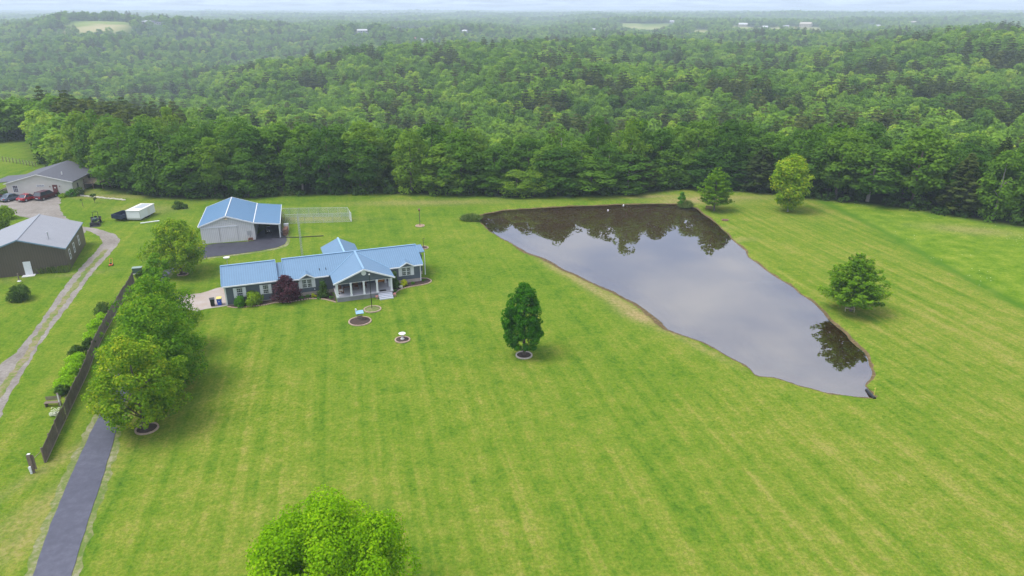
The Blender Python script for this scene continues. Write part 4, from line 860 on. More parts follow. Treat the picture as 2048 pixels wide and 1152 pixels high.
b = MB()
for i in range(34):
    x, y = z1(470+i*13, 392+i*1.3+rng.uniform(-2,2)); b.ball((x-WL(0,-1.5)[0], y-WL(0,-1.5)[1], .1), rng.uniform(.2,.38), rng.uniform(.15,.3), rng.uniform(.12,.22), n=7, m=4, jit=.15)
b.build('stones', plain('pale_rock',(.48,.45,.38),.9,.2,2), c)

# cars (nose away from the camera)
def car(x, y, rz, m, lab, L_=4.5, Wd=1.8, Ht=1.42, suv=False):
    X, Y = z1(x, y); c = thing('parked_car', lab, 'car', (X,Y,.012), rz, 'cars parked before the cream house')
    h = Wd/2; zc = Ht*.60; yr = -L_/2; yf = L_/2
    prof = [(yr,.30),(yr-.02,.55),(yr+.05,zc),(yr+(.25 if suv else .75),zc+.02),(yf-1.3,zc),(yf-.25,zc*.86),(yf,.62),(yf,.30)]
    n = len(prof); vs = [(-h,y_,z) for y_,z in prof]+[(h,y_,z) for y_,z in prof]
    b = MB(); b.add(vs, [tuple(range(n-1,-1,-1)), tuple(range(n,2*n))]+[(i,(i+1)%n,(i+1)%n+n,i+n) for i in range(n)]); body = b.build('body', m, c, .06)
    r0 = yr+(.12 if suv else .55); r1 = yr+(.55 if suv else 1.25); f0 = yf-2.0; f1 = yf-1.2; k = h*.78
    b = MB(); b.add([(-h*.95,r0,zc),(h*.95,r0,zc),(h*.95,f1,zc),(-h*.95,f1,zc),(-k,r1,Ht),(k,r1,Ht),(k,f0,Ht),(-k,f0,Ht)], [(4,5,6,7),(0,1,5,4),(1,2,6,5),(2,3,7,6),(3,0,4,7)]); b.build('windows', M['glass'], c)
    b = MB(); b.slab([(-k*.98,r1+.02,Ht+.035),(k*.98,r1+.02,Ht+.035),(k*.98,f0-.02,Ht+.035),(-k*.98,f0-.02,Ht+.035)], (0,0,-.045))
    for sx in (-1,1):
        b.bar((sx*h*.96,r0+.02,zc),(sx*k,r1,Ht),.08); b.bar((sx*h*.96,f1-.02,zc),(sx*k,f0,Ht),.08); b.bar((sx*h*.96,(r0+f1)/2,zc),(sx*k,(r1+f0)/2,Ht),.08)
    b.build('roof', m, c)
    for sx in (-1,1):
        for sy in (yr+.8,yf-.85):
            b = MB(); b.tube((sx*(h-.18),sy,.32),(sx*(h+.02),sy,.32),.32,n=16); wh = b.build('wheel', M['rubber'], c); b = MB(); b.tube((sx*(h+.02),sy,.32),(sx*(h+.035),sy,.32),.19,n=12); b.build('rim', M['metal'], wh)
        b = MB(); b.box(sx*h*.72-.16,sx*h*.72+.16,yr-.04,yr+.03,.58,.78); b.build('tail_light', M['lamp'], c)
    b = MB(); b.box(-.26,.26,yr-.045,yr-.015,.46,.58); b.build('number_plate', M['offwhite'], c)
    b = MB(); b.box(-h*.98,h*.98,yr-.07,yr+.05,.28,.42); b.build('bumper', M['darkmetal'], c)
    return c
car(90,432,-.35,M['bluegrey'],'blue grey saloon car, leftmost of the three whole cars'); car(205,433,-.25,M['red'],'bright red saloon car between the other two cars',4.2); car(336,420,-.22,M['maroon'],'dark maroon people carrier nearest the house door',4.9,1.95,1.75,True)
car(-14,438,-.3,M['red'],'red car only partly in view at the left edge')

# white box trailer
c = thing('box_trailer', 'white enclosed box trailer parked on the grass behind the lane', 'trailer', at(269,442)+(0,), R_(-3))
b = MB(); b.box(-1.35,1.35,0,5.4,.35,1.98); b.build('body', M['white'], c, .04)
b = MB(); b.slab([(-1.4,-.12,2.0),(1.4,-.12,2.0),(1.4,5.45,2.0),(-1.4,5.45,2.0)],(0,0,.1)); b.build('roof', M['offwhite'], c); b = MB(); b.box(-.8,.9,1.6,5.0,2.1,2.115); b.build('roof_panel', plain('dull_roof_panel',(.32,.35,.38),.5,.2), c)
b = MB(); b.box(-1.38,1.38,-.03,-.002,.3,.62); b.build('gravel_guard', M['metal'], c); b = MB(); b.box(-1.4,-1.33,-.03,.04,.3,2.0); b.box(1.33,1.4,-.03,.04,.3,2.0); b.build('corner_trim', M['metal'], c)
b = MB(); b.box(1.352,1.375,2.7,3.5,.5,1.8); b.build('side_door', M['offwhite'], c)
for sx in (-1,1):
    for y in (2.3,3.1): b = MB(); b.tube((sx*1.1,y,.33),(sx*1.33,y,.33),.33,n=14); b.build('wheel', M['rubber'], c)
# black dump trailer
q = thing('dump_trailer', 'black open dump trailer parked left of the white trailer', 'trailer', at(235.5,443)+(0,), R_(-12))
b = MB(); b.box(-1.25,1.25,0,3.2,.55,.65); 
for a in ((-1.25,-1.17,0,3.2),(1.17,1.25,0,3.2),(-1.17,1.17,0,.08),(-1.17,1.17,3.12,3.2)): b.box(a[0],a[1],a[2],a[3],.65,1.35)
for k in range(6): b.box(-1.2+k*.45,-1.12+k*.45,-.05,0,.6,1.3)
b.build('dump_bed', M['navy'], q)
b = MB(); b.bar((-.5,-.0,.5),(-.5,4.3,.5),.12); b.bar((.5,0,.5),(.5,4.3,.5),.12); b.bar((-.5,4.3,.5),(0,5.0,.5),.1); b.bar((.5,4.3,.5),(0,5.0,.5),.1); b.build('frame', M['black'], q)
for sx in (-1,1):
    for y in (1.3,2.1): b = MB(); b.tube((sx*1.25,y,.34),(sx*1.45,y,.34),.34,n=14); b.build('wheel', M['rubber'], q)
    b = MB(); b.box(sx*1.37-.14,sx*1.37+.14,.85,2.55,.72,.76); b.build('fender', M['black'], q)
pa, pb = at(281,447.5), at(319,442.5)
b = MB(); b.tube(pa+(.1,), pb+(.1,), .11, n=8); tag(b.build('white_pipe', M['white']), 'long white pipe lying on the grass before the white trailer', 'pipe')
# tractor with front loader
q = thing('tractor', 'small dark tractor with front loader bucket and roll bar on the grass', 'tractor', at(193,447)+(0,), R_(204))
b = MB(); b.box(-.32,.32,.1,1.5,.75,1.25); b.box(-.4,.4,-.9,.1,.55,.85); b.build('bonnet', plain('dark_green_paint',(.02,.05,.035),.4,.1), q)
b = MB(); b.box(-.25,.25,-.75,-.3,.85,.95); b.box(-.25,.25,-.8,-.72,.95,1.3); b.build('seat', M['black'], q)
b = MB(); b.tube((-.45,-.85,.8),(-.45,-.95,2.05),.045); b.tube((.45,-.85,.8),(.45,-.95,2.05),.045); b.tube((-.45,-.95,2.05),(.45,-.95,2.05),.045); b.build('roll_bar', M['black'], q)
for sx in (-1,1):
    b = MB(); b.tube((sx*.5,-.75,.6),(sx*.85,-.75,.6),.6,n=18); wh = b.build('rear_wheel', M['rubber'], q); b = MB(); b.tube((sx*.84,-.75,.6),(sx*.87,-.75,.6),.3,n=14); b.build('rim', M['yellow'], wh)
    b = MB(); b.tube((sx*.5,1.1,.36),(sx*.72,1.1,.36),.36,n=14); b.build('front_wheel', M['rubber'], q)
    b = MB(); b.bar((sx*.5,.0,1.1),(sx*.5,1.5,.9),.1); b.bar((sx*.5,1.5,.9),(sx*.5,2.0,.35),.1); b.build('loader_arm', M['darkmetal'], q)
    b = MB(); b.slab([(sx*.45,-1.2,1.0),(sx*.9,-1.2,1.0),(sx*.9,-.4,1.25),(sx*.45,-.4,1.25)],(0,0,-.06)); b.build('mudguard', M['darkmetal'], q)
b = MB(); b.slab([(-.85,2.0,.75),(.85,2.0,.75),(.85,2.0,.1),(-.85,2.0,.1)],(0,.06,0)); b.slab([(-.85,2.06,.12),(.85,2.06,.12),(.85,2.6,.06),(-.85,2.6,.06)],(0,0,-.05)); b.slab([(-.85,2.0,.75),(-.85,2.0,.1),(-.85,2.6,.06)],(.04,0,0)); b.slab([(.81,2.0,.75),(.81,2.0,.1),(.81,2.6,.06)],(.04,0,0)); b.build('bucket', M['darkmetal'], q)
b = MB(); b.tube((0,-.1,1.1),(0,-.3,1.35),.03); b.tube((-.0,-.3,1.33),(-.0,-.33,1.37),.2,n=14); b.build('steering_wheel', M['black'], q)
# orange push mower by the lane
q = thing('push_mower', 'small orange mower left beside the gravel lane', 'mower', z1(800,905)+(0,), R_(200))
b = MB(); b.box(-.26,.26,-.35,.35,.12,.26); b.build('mower_deck', M['orange'], q, .03); b = MB(); b.tube((0,0,.26),(0,0,.48),.16,n=12); b.build('engine', M['black'], q)
for sx in (-1,1):
    for y in (-.28,.28): b = MB(); b.tube((sx*.27,y,.12),(sx*.33,y,.12),.12,n=12); b.build('wheel', M['rubber'], q)
b = MB(); b.tube((-.2,-.35,.25),(-.2,-.9,.95),.025); b.tube((.2,-.35,.25),(.2,-.9,.95),.025); b.tube((-.2,-.9,.95),(.2,-.9,.95),.025); b.build('handle', M['orange'], q)

# ------------------------------------------------------------------ board fence along the driveway
fl = [at(92,925), at(118,868), at(150,800), at(176,745), at(190,706), at(212,662), at(232,626), at(246,602), at(258,583), at(269,563)]
c = thing('board_fence', 'weathered brown board fence running along the left of the driveway', 'fence', fl[0]+(0,))
b = MB(); tot = 0
for i in range(len(fl)-1):
    a = Vector(fl[i])-Vector(fl[0]); e = Vector(fl[i+1])-Vector(fl[0]); ln = (e-a).length; dr = (e-a)/ln; nn = Vector((-dr.y,dr.x)); k = 0; s0 = 0
    while s0 < ln-.02:
        p0 = a+dr*s0; p1 = a+dr*min(ln, s0+.138); tot += .15; step = .10*math.floor(tot/2.4) % .3
        zt = 1.50+step*.5+rng.uniform(-.035,.035)
        if rng.random() < .985: b.slab([(p0.x,p0.y,zt),(p1.x,p1.y,zt),(p1.x+nn.x*.025,p1.y+nn.y*.025,zt),(p0.x+nn.x*.025,p0.y+nn.y*.025,zt)], (0,0,-zt+.03))
        s0 += .147
b.build('boards', plain('fence_board_wood',(.15,.12,.095),.9,.45,1.3), c)
for i in range(len(fl)-1):
    a = Vector(fl[i])-Vector(fl[0]); e = Vector(fl[i+1])-Vector(fl[0]); n_ = max(2, round((e-a).length/2.4)); nn = Vector((-(e-a).y,(e-a).x)).normalized()*.07
    for k in range(n_):
        q = a+(e-a)*k/n_+nn; b = MB(); b.box(q.x-.05,q.x+.05,q.y-.05,q.y+.05,0,1.6); b.build('post', M['wood'], c)
b = MB()
for i in range(len(fl)-1):
    a = Vector(fl[i])-Vector(fl[0]); e = Vector(fl[i+1])-Vector(fl[0]); nn = Vector((-(e-a).y,(e-a).x)).normalized()*.055
    for z in (.35,1.2): b.bar((a.x+nn.x,a.y+nn.y,z),(e.x+nn.x,e.y+nn.y,z),.05,.09)
    b.bar((a.x-nn.x*.6,a.y-nn.y*.6,.05),(e.x-nn.x*.6,e.y-nn.y*.6,.05),.04,.1)
b.build('rail', plain('tan_board',(.26,.22,.16),.9,.2,2), c)
# old boundary post with planks and rail to the fence
X, Y = at(68,945); c = thing('leaning_board', 'tall weathered board post with a white foot left of the fence end', 'post', (X,Y,0), R_(12))
b = MB(); b.box(-.09,.09,-.08,.08,0,1.9); b.box(-.28,.28,.08,.12,.25,1.75); b.box(-.24,-.1,-.02,.08,.2,1.85); b.build('board', M['wood'], c)
b = MB(); b.box(-.2,-.05,-.2,-.09,0,.75); b.slab([(-.25,-.22,.7),(-.02,-.22,.7),(-.05,-.22,.2),(-.2,-.22,.2)],(0,.02,0)); b.build('white_board', M['white'], c)
b = MB(); b.box(-.12,.12,-.1,.1,1.9,1.95); b.build('cap', M['offwhite'], c)
b = MB(); fx, fy = fl[0]; b.tube((X+.1,Y+.1,1.25),(fx-.05,fy,1.3),.03); tag(b.build('tie_rail', M['wood']), 'thin wooden rail between the leaning board and the fence end', 'rail')
c = thing('garden_swing', 'weathered wooden bench seat with a post beside the fence', 'bench', at(107,812)+(0,), R_(8))
b = MB(); 
for k in range(4): b.box(-.75,.75,-.24+k*.13,-.13+k*.13,.44,.48)
b.build('seat', M['wood'], c)
b = MB(); 
for k in range(3): b.box(-.75,.75,.32,.35,.55+k*.15,.66+k*.15)
b.build('backrest', M['wood'], c)
for x in (-.65,.65): b = MB(); b.box(x-.04,x+.04,-.22,.3,0,.44); b.build('leg', M['wood'], c)
X, Y = at(121,812); c = thing('garden_post', 'slim white post standing at the right end of the wooden bench', 'post', (X,Y,0))
b = MB(); b.box(-.05,.05,-.05,.05,0,1.45); b.build('post', M['offwhite'], c); b = MB(); b.slab([(-.09,-.09,1.45),(.09,-.09,1.45),(.09,.09,1.45),(-.09,.09,1.45)],(0,0,.05)); b.build('cap', M['wood'], c)
c = thing('utility_cabinet', 'dark green metal utility cabinet at the far end of the fence', 'utility box', at(276,546)+(0,), R_(15))
b = MB(); b.box(-.65,.65,-.4,.4,.05,.9); b.build('cabinet', M['greenbox'], c, .03); b = MB(); b.box(-.7,.7,-.45,.45,.9,.95); b.build('lid', plain('pale_green_lid',(.2,.27,.24),.5,.1), c); b = MB(); b.box(-.75,.75,-.5,.5,0,.05); b.build('pad', M['concretebath'], c)

# park bench below the lakeside pine
def park_bench(x, y, rz, m, lab):
    c = thing('park_bench', lab, 'bench', at(x,y)+(0,), rz)
    b = MB()
    for k in range(3): b.box(-.62,.62,-.2+k*.15,-.08+k*.15,.42,.45)
    b.build('seat', m, c)
    b = MB()
    for k in range(3): b.box(-.62,.62,.27+k*.03,.30+k*.03,.52+k*.14,.63+k*.14)
    b.build('backrest', m, c)
    for s in (-1,1): b = MB(); b.box(s*.55-.03,s*.55+.03,-.2,-.14,0,.42); b.bar((s*.55,.2,0),(s*.55,.36,.95),.06); b.bar((s*.55,-.17,.4),(s*.55,.25,.4),.05); b.build('leg', m, c)
park_bench(1699,623,R_(-22),plain('pale_bench_wood',(.42,.34,.22),.8,.15),'pale wooden bench under the dark green tree on the right bank')
park_bench(1417,421,R_(-15),M['darkwood'],'dark brown bench under the small pine at the pond head')
c = thing('fire_ring', 'small ring of reddish stones on the grass near the pond head', 'fire pit', at(1450,441)+(0,))
b = MB()
for k in range(11): a = k*2*math.pi/11; b.ball((.55*math.cos(a),.4*math.sin(a),.12),.17,.14,.14,n=7,m=4,jit=.15)
b.build('stones', plain('reddish_stone',(.2,.11,.08),.9,.3), c); b = MB(); b.lathe((0,0,0),[(.5,0),(.48,.04),(.02,.05)],12,.75); b.build('ash', M['mulch'], c)
X, Y = at(1748,790); c = thing('marker_stake', 'thin yellow stake at the near corner of the pond', 'stake', (X,Y,-.1)); b = MB(); b.tube((0,0,0),(0,0,.95),.035); b.build('stake', plain('stake_yellow',(.45,.42,.05),.6,.1), c); b = MB(); b.box(-.05,.05,-.04,.04,.8,.95); b.build('cap', M['yellow'], c)
b = MB(); b.tube(at(1733,780,WATER_Z)+(-.3,), at(1750,795)+(-.12,), .16, n=10); tag(b.build('overflow_pipe', M['black']), 'short dark drain pipe at the near corner of the pond', 'pipe')
for x, y, lab in ((1247,411,'white float on the water close to the far bank'),(1216,421,'white float on the water, the nearer of the two')):
    X, Y = at(x, y, WATER_Z); b = MB(); b.ball((0,0,.08),.17,.17,.14,n=12,m=8); o = b.build('float', M['white']); o.location = (X,Y,WATER_Z); tag(o, lab, 'float', 'floats on the pond')
# wire fence posts in the left field
p0 = [at(*q) for q in ((0,322),(20,325),(41,328),(60,332),(78,335))]
c = thing('wire_fence', 'line of wooden posts with wire crossing the field behind the cream house', 'fence', p0[0]+(0,))
b = MB(); pp = []
for i in range(len(p0)-1):
    for k in range(3): q = Vector(p0[i])+(Vector(p0[i+1])-Vector(p0[i]))*k/3-Vector(p0[0]); pp.append(q)
for q in pp: b = MB(); b.tube((q.x,q.y,0),(q.x,q.y,1.35),.08,n=7); b.build('post', M['wood'], c)
b = MB()
for z in (.5,.9,1.25):
    for i in range(len(pp)-1): b.tube((pp[i].x,pp[i].y,z),(pp[i+1].x,pp[i+1].y,z),.012,n=4)
b.build('wire', M['metal'], c)
# ------------------------------------------------------------------ foliage
def quads(C, Nrm, size, lv, rs, aspect=(.7, 1.3)):
    n = len(C); h = rs.normal(size=(n,3)); a = np.cross(Nrm, h); a /= np.linalg.norm(a, axis=1)[:,None]+1e-9; b = np.cross(Nrm, a)
    s1 = size*rs.uniform(*aspect, n)*.5; s2 = size*rs.uniform(*aspect, n)*.5; k = rs.uniform(.2, .8, (n,1))
    bend = Nrm*(size*.18*rs.uniform(-1, 1, n))[:,None]
    a = a*s1[:,None]; b = b*s2[:,None]
    V = np.stack([C-a, C-b*(.5+k)+bend, C+a, C+b*(1.5-k)+bend], 1).reshape(-1,3)
    return V, np.arange(4*n).reshape(n,4), lv
def crown(seed, H, R, zb, ncl, per, leaf, prof, flat=.8, clr=.30, outer=.55, lift=.35, jit=.55, light=.5):
    "clumps on a crown profile: prof(t) is the relative radius at height t in 0..1"
    rs = np.random.default_rng(seed)
    t = rs.uniform(0, 1, ncl*3); w = prof(t); keep = rs.uniform(0, 1, len(t)) < (w/w.max()*.85+.15); t = t[keep][:ncl]; n = len(t)
    az = rs.uniform(0, 2*np.pi, n); lob = 1+.13*np.sin(3*az+rs.uniform(0,6))+.09*np.sin(5*az+t*7); q = np.sqrt(rs.uniform(outer**2, 1, n))
    cr = R*clr*rs.uniform(.65, 1.25, n)
    rad = np.maximum(R*prof(t)*lob*q-cr*.45, 0)
    C = np.c_[rad*np.cos(az), rad*np.sin(az), zb+(H-zb)*t-cr*.3]
    clv = rs.uniform(0, 1, n)
    m = np.maximum((per*(cr/(R*clr))**2).astype(int), 4); idx = np.repeat(np.arange(n), m); N_ = len(idx)
    d = rs.normal(size=(N_,3)); d[:,2] += lift; out = np.c_[np.cos(az), np.sin(az), np.zeros(n)][idx]; d += out*.35; d /= np.linalg.norm(d, axis=1)[:,None]
    rr_ = rs.uniform(.55, 1.08, N_)**.6
    Pt = C[idx]+d*(cr[idx]*rr_)[:,None]*np.array([1,1,flat])
    nrm = d+rs.normal(size=(N_,3))*jit+np.array([0,0,.6]); nrm /= np.linalg.norm(nrm, axis=1)[:,None]
    lv = np.clip(clv[idx]*light+rs.uniform(0, 1, N_)*(1-light), 0, 1)
    return quads(Pt, nrm, leaf, lv, rs)
def pine_crown(seed, H, R, zb, tiers, br, tufts, leaf, up=.25, power=.8, round_=.0):
    "layers of spreading boughs with flat needle pads"
    rs = np.random.default_rng(seed); C = []; Nn = []; lv = []
    for i in range(tiers):
        t = (i+.3)/tiers; z = zb+(H-zb)*t*.97; rad = R*((1-t)**power)*(1-round_*max(0, .35-t)*2); nb = max(4, int(br*(rad/R)+3)); ph = rs.uniform(0, 6.28)
        for k in range(nb):
            a = ph+2*math.pi*k/nb+rs.normal()*.22; L_ = max(.25, rad*rs.uniform(.68, 1.12)); cv = rs.uniform(); nt_ = max(3, int(tufts*L_/R*rs.uniform(.8,1.2)))
            s_ = rs.uniform(.15, 1, nt_)**.7; wid = .10+.30*s_*(1.15-s_)*L_*.9
            y = rs.normal(size=nt_)*wid*.75; x = s_*L_; zz = z+up*x*s_*.9-.10*x+rs.normal(size=nt_)*.10*R/4
            C.append(np.c_[x*math.cos(a)-y*math.sin(a), x*math.sin(a)+y*math.cos(a), zz]); q = rs.normal(size=(nt_,3))*.45; q[:,2] += 1; q[:,0] += .3*math.cos(a); q[:,1] += .3*math.sin(a); Nn.append(q)
            lv.append(np.clip(.5*cv+.5*rs.uniform(0,1,nt_)+.15*(s_-.5), 0, 1))
    C = np.concatenate(C); Nn = np.concatenate(Nn); Nn /= np.linalg.norm(Nn, axis=1)[:,None]
    return quads(C, Nn, leaf, np.concatenate(lv), rs, (.6, 1.5))
def fmesh(name, data, m):
    V, F_, lv = data; return npmesh(name, V, F_, [m], face_attr=dict(lv=lv))
def child(name, me, parent):
    o = bpy.data.objects.new(name, me); COL.objects.link(o); o.parent = parent; return o
def trunk_mesh(seed, h, r, m, limbs=5, spread=2.0, top=None):
    r_ = random.Random(seed); b = MB(); p_ = Vector((0,0,-.15)); top = top or h
    segs = 5; pts = [p_]
    for i in range(segs): pts.append(pts[-1]+Vector((r_.uniform(-.08,.08)*h*.12, r_.uniform(-.08,.08)*h*.12, (top+.15)/segs)))
    for i in range(segs): b.tube(pts[i], pts[i+1], r*(1.15-i/segs*.85), r*(1.15-(i+1)/segs*.85), n=8, caps=False)
    for k in range(limbs):
        a = r_.uniform(0,6.28); s_ = r_.uniform(.25,.8); i = min(segs-1, int(s_*segs)); q = pts[i]; L_ = spread*r_.uniform(.6,1); mid = q+Vector((math.cos(a)*L_*.5, math.sin(a)*L_*.5, L_*.45)); e = q+Vector((math.cos(a)*L_, math.sin(a)*L_, L_*.95))
        b.tube(q, mid, r*.42, r*.28, n=6, caps=False); b.tube(mid, e, r*.28, r*.10, n=6, caps=False)
    me = bpy.data.meshes.new('trunk'); me.from_pydata(b.v, [], b.f); me.polygons.foreach_set('use_smooth', b.sm); me.materials.append(m); return me
P_oval = lambda t: np.sqrt(np.clip(1-(2*t-1)**2, 0, 1))*.96+.04
P_tree = lambda t: np.clip(np.sin(np.pi*np.clip(t*.80+.20, 0, 1))**.62, .05, 1)
P_low = lambda t: np.clip(1-(np.clip(t-.30,-.30,1)/.70)**2, .03, 1)**.55*np.where(t < .3, .80+.2*t/.3, 1)
P_pear = lambda t: np.interp(t, [0,.08,.25,.5,.72,.9,1], [.6,.9,1,.97,.80,.52,.2])
P_round = lambda t: np.interp(t, [0,.12,.35,.6,.85,1], [.62,.92,1,.88,.55,.12])
P_maple = lambda t: np.interp(t, [0,.1,.3,.55,.8,.93,1], [.30,.62,.95,1,.8,.5,.15])
def specimen(name, label, cat, xy, H, R, zb, data, m, bark='bark', tr=.16, limbs=5, rz=0, group=None, spread=None):
    c = thing(name, label, cat, (xy[0], xy[1], 0), rz, group)
    child('crown', fmesh(name+'_crown', data, m), c).name = 'crown'
    child('trunk', trunk_mesh(int(H*100), H*.72, tr, M[bark], limbs, spread or R*.6), c); return c
# lawn trees
specimen('pear_tree','dense dark green egg shaped tree standing alone in the middle of the lawn','tree',at(1048,711),9.2,2.3,1.25,crown(5,9.05,2.25,1.35,300,60,.20,P_pear,.9,.20,.6,.3,.45),M['pear'])
specimen('pine_tree','large dark green spreading pine on the right bank above a pale bench','tree',at(1701,622),8.5,5.0,1.5,pine_crown(6,8.6,5.3,1.5,13,14,150,.25,.24,.62,.25),M['pinespec'],tr=.2)
specimen('pine_tree','smaller blue green pine at the head of the pond','tree',at(1428,421),8.6,4.4,1.6,pine_crown(8,9.3,4.5,1.5,12,12,110,.29,.26,.62,.35),M['pinespec'],tr=.2)
specimen('maple_tree','tall oval maple with yellow tinged leaves right of the pond head','tree',at(1575,423),11.2,3.7,1.6,crown(9,11.4,3.75,1.5,210,44,.38,P_maple,.9,.26,.5,.3),M['maple'],'palebark',.14)
bx_, by_ = at(655,1128,6.0)
specimen('shade_tree','large bright green leafy tree at the bottom edge of the photo','tree',(bx_,by_),9.4,5.0,1.6,crown(14,9.6,5.3,1.5,330,230,.15,P_oval,.8,.185,.45,.4,.5,.45),M['bright'],'palebark',.2,9)
row = [((-35.8,58.5),9.7,4.3,'rowleafy','nearest driveway tree, rounded with yellowish leaf tips'),((-37.6,66.2),10.2,5.3,'rowleaf','second driveway tree from the camera, broad and dark green'),((-41.4,74.0),9.8,4.7,'rowleaf','third driveway tree from the camera, merging into its neighbours'),((-45.7,83.2),7.6,2.8,'rowleaf','fourth driveway tree, just left of the concrete pad'),((-49.7,92.4),6.4,2.4,'rowleaf','fifth driveway tree, in front of the farthest one'),((-51.3,101.9),8.7,4.4,'rowleafy','farthest driveway tree with open crown and visible trunk left of the barn')]
for i, (xy, h_, r_, m_, lab) in enumerate(row):
    specimen('driveway_tree',lab,'tree',xy,h_,r_,1.5,crown(30+i,h_+.2,r_,1.7 if i in (0,5) else 1.2,int(9.5*r_*r_),95 if i < 3 else 70,.22 if i < 3 else .25,P_round,.75,.19,.45,.35,.45,.5),M[m_],tr=.19,limbs=7,group='row of trees along the driveway')
# shrubs
def shrub(name, label, xy, H, R, m, leaf=.14, ncl=40, per=34, group=None, prof=P_oval, zb=0, cat='shrub', clr=.4, loc_z=0, seed=None, stem=True):
    c = thing(name, label, cat, (xy[0], xy[1], loc_z), rng.uniform(0,6), group)
    child('foliage', fmesh(name+'_foliage', crown(seed or rng.randrange(999), H, R, zb, ncl, per, leaf, prof, .8, clr, .4, .3), M[m]), c)
    if stem:
        b = MB(); b.tube((0,0,-.02),(0,0,H*.6),.05,.02,n=6,caps=False); b.tube((0,0,H*.15),(R*.4,.1,H*.6),.03,.012,n=5,caps=False); b.tube((0,0,H*.15),(-R*.35,.15,H*.6),.03,.012,n=5,caps=False); b.build('stem', M['bark'], c)
    return c
hl = lambda u, v: hloc(u, v)[:2]
specimen('purple_maple','dark purple leaved small maple in the bed before the house','tree',hl(8.0,-.95),3.5,2.0,.5,crown(61,3.75,2.05,.45,110,34,.20,P_round,.7,.3,.35,.2),M['purple'],tr=.09)
shrub('round_bush','small round green bush at the left end of the front wall',hl(1.75,-.85),1.5,.85,'shrubg',.12,40,60)
shrub('round_bush','larger yellow green bush under the second garage window',hl(3.55,-.8),1.95,1.25,'shruby',.14,60,60)
P_cone = lambda t: np.clip(1-t, .05, 1)**.75*np.where(t < .12, .8, 1)
shrub('cone_evergreen','dark green cone shaped evergreen left of the porch',hl(13.0,-1.2),2.6,.95,'shrubdk',.13,70,40,prof=P_cone,zb=.1,cat='evergreen')
shrub('cone_evergreen','dark evergreen right of the porch corner column',hl(23.2,-1.3),2.4,.9,'shrubdk',.13,70,40,prof=P_cone,zb=.1,cat='evergreen')
shrub('golden_bush','small bright yellow bush under the left pair of windows',hl(11.6,-1.05),.65,.38,'gold',.1,16,30)
shrub('golden_bush','bright yellow bush under the right pair of windows',hl(24.7,-1.1),.95,.62,'gold',.12,24,34)
for u, v, lab in ((9.9,-.9,'low green plant just right of the purple maple'),(10.8,-.8,'low green plant left of the small yellow bush'),(12.3,-1.9,'low green plant at the foot of the cone evergreen'),(13.9,-2.4,'low green plant at the left porch corner'),(24.0,-1.9,'low pale flowering plant left of the yellow bush at the right'),(25.9,-.9,'low green plant right of the larger yellow bush'),(27.9,-.2,'low green plant at the right house corner'),(22.9,-3.0,'low green plant behind the right flower pot')):
    shrub('bed_plant',lab,hl(u,v),.42,.36,'shrubg' if 'pale' not in lab else 'whitefl',.10,10,22,'low plants in the mulch beds',cat='plant')
for (x, y), h_, r_, m_, lab in [((136,775),1.3,1.15,'lime','lime green bush nearest the camera beside the fence'),((147,750),1.4,1.2,'lime','lime green bush just behind the nearest one by the fence'),((155,728),1.35,1.15,'lime','third lime green bush along the fence'),((187,680),1.3,1.1,'lime','lime green bush left of the driveway trees, front of the far cluster'),((195,660),1.35,1.1,'lime','lime green bush in the middle of the far cluster by the fence'),((203,643),1.2,1.0,'lime','lime green bush at the back of the far cluster by the fence'),
    ((156,713),1.3,1.0,'shrubdk','dark green shrub behind the near lime bushes'),((182,700),1.6,.8,'shrubdk','dark spiky shrub at the bend of the fence'),((207,628),1.6,1.3,'shrubdk','dark shrub with pale tips farthest along the fence'),((125,788),1.0,.7,'shrubdk','small dark shrub beside the wooden bench'),((284,555),1.2,.9,'shrubdk','dark low shrub beside the green cabinet')]:
    xy = at(x, y); shrub('fence_shrub',lab,xy,h_,r_,m_,.16,46,44,'bushes along the board fence')
shrub('flower_clump','low clump of white flowers in front of the wooden bench',at(112,828),.6,.6,'whitefl',.1,18,26,cat='flowers')
shrub('round_shrub','round dark green shrub alone on the grass before the brown barn',at(40,600),2.3,1.45,'shrubdk',.18,80,48,zb=.1)
shrub('round_shrub','bright yellow green tree at the left edge by the gravel parking',z1(8,640),4.0,2.0,'shruby',.3,80,30,zb=.3); shrub('round_shrub','smaller yellow green shrub behind it at the left edge',z1(45,570),2.6,1.6,'shruby',.26,60,30,zb=.2)
for i, (x, y, h_, r_, m_, lab) in enumerate([(40,408,1.3,1.6,'shrubdk','green shrub left of the blue grey car'),(100,392,1.5,1.2,'maroonleaf','reddish shrub at the left corner of the cream house'),(172,396,.8,.8,'shruby','yellow green shrub behind the blue grey car'),(215,395,.8,.8,'shruby','yellow green shrub behind the red car'),(258,398,.9,.9,'shruby','yellow green shrub left of the maroon people carrier'),(455,412,.7,.9,'shruby','low yellow shrub right of the door step'),(490,385,2.4,1.0,'shrubdk','tall blue green shrub at the right front corner of the cream house'),(525,405,1.6,1.2,'shrubg','round green shrub outside the right corner of the cream house'),(575,402,2.0,1.1,'shrubdk','green shrub before the wooden deck'),(420,404,.8,.6,'shrubdk','small dark shrub beside the door step')]):
    shrub('house_shrub',lab,z1(x,y),h_,r_,{'maroonleaf':'purple'}.get(m_,m_),.28,24,24,'shrubs around the cream house')
shrub('sapling','young tree standing on the grass right of the parking area',z1(685,455),2.2,.6,'shrubdk',.25,14,14,zb=.9,cat='tree'); shrub('sapling','thin bare looking sapling on the grass near the parking area',z1(600,485),1.9,.4,'shrubdk',.2,5,6,zb=1.2,cat='tree')
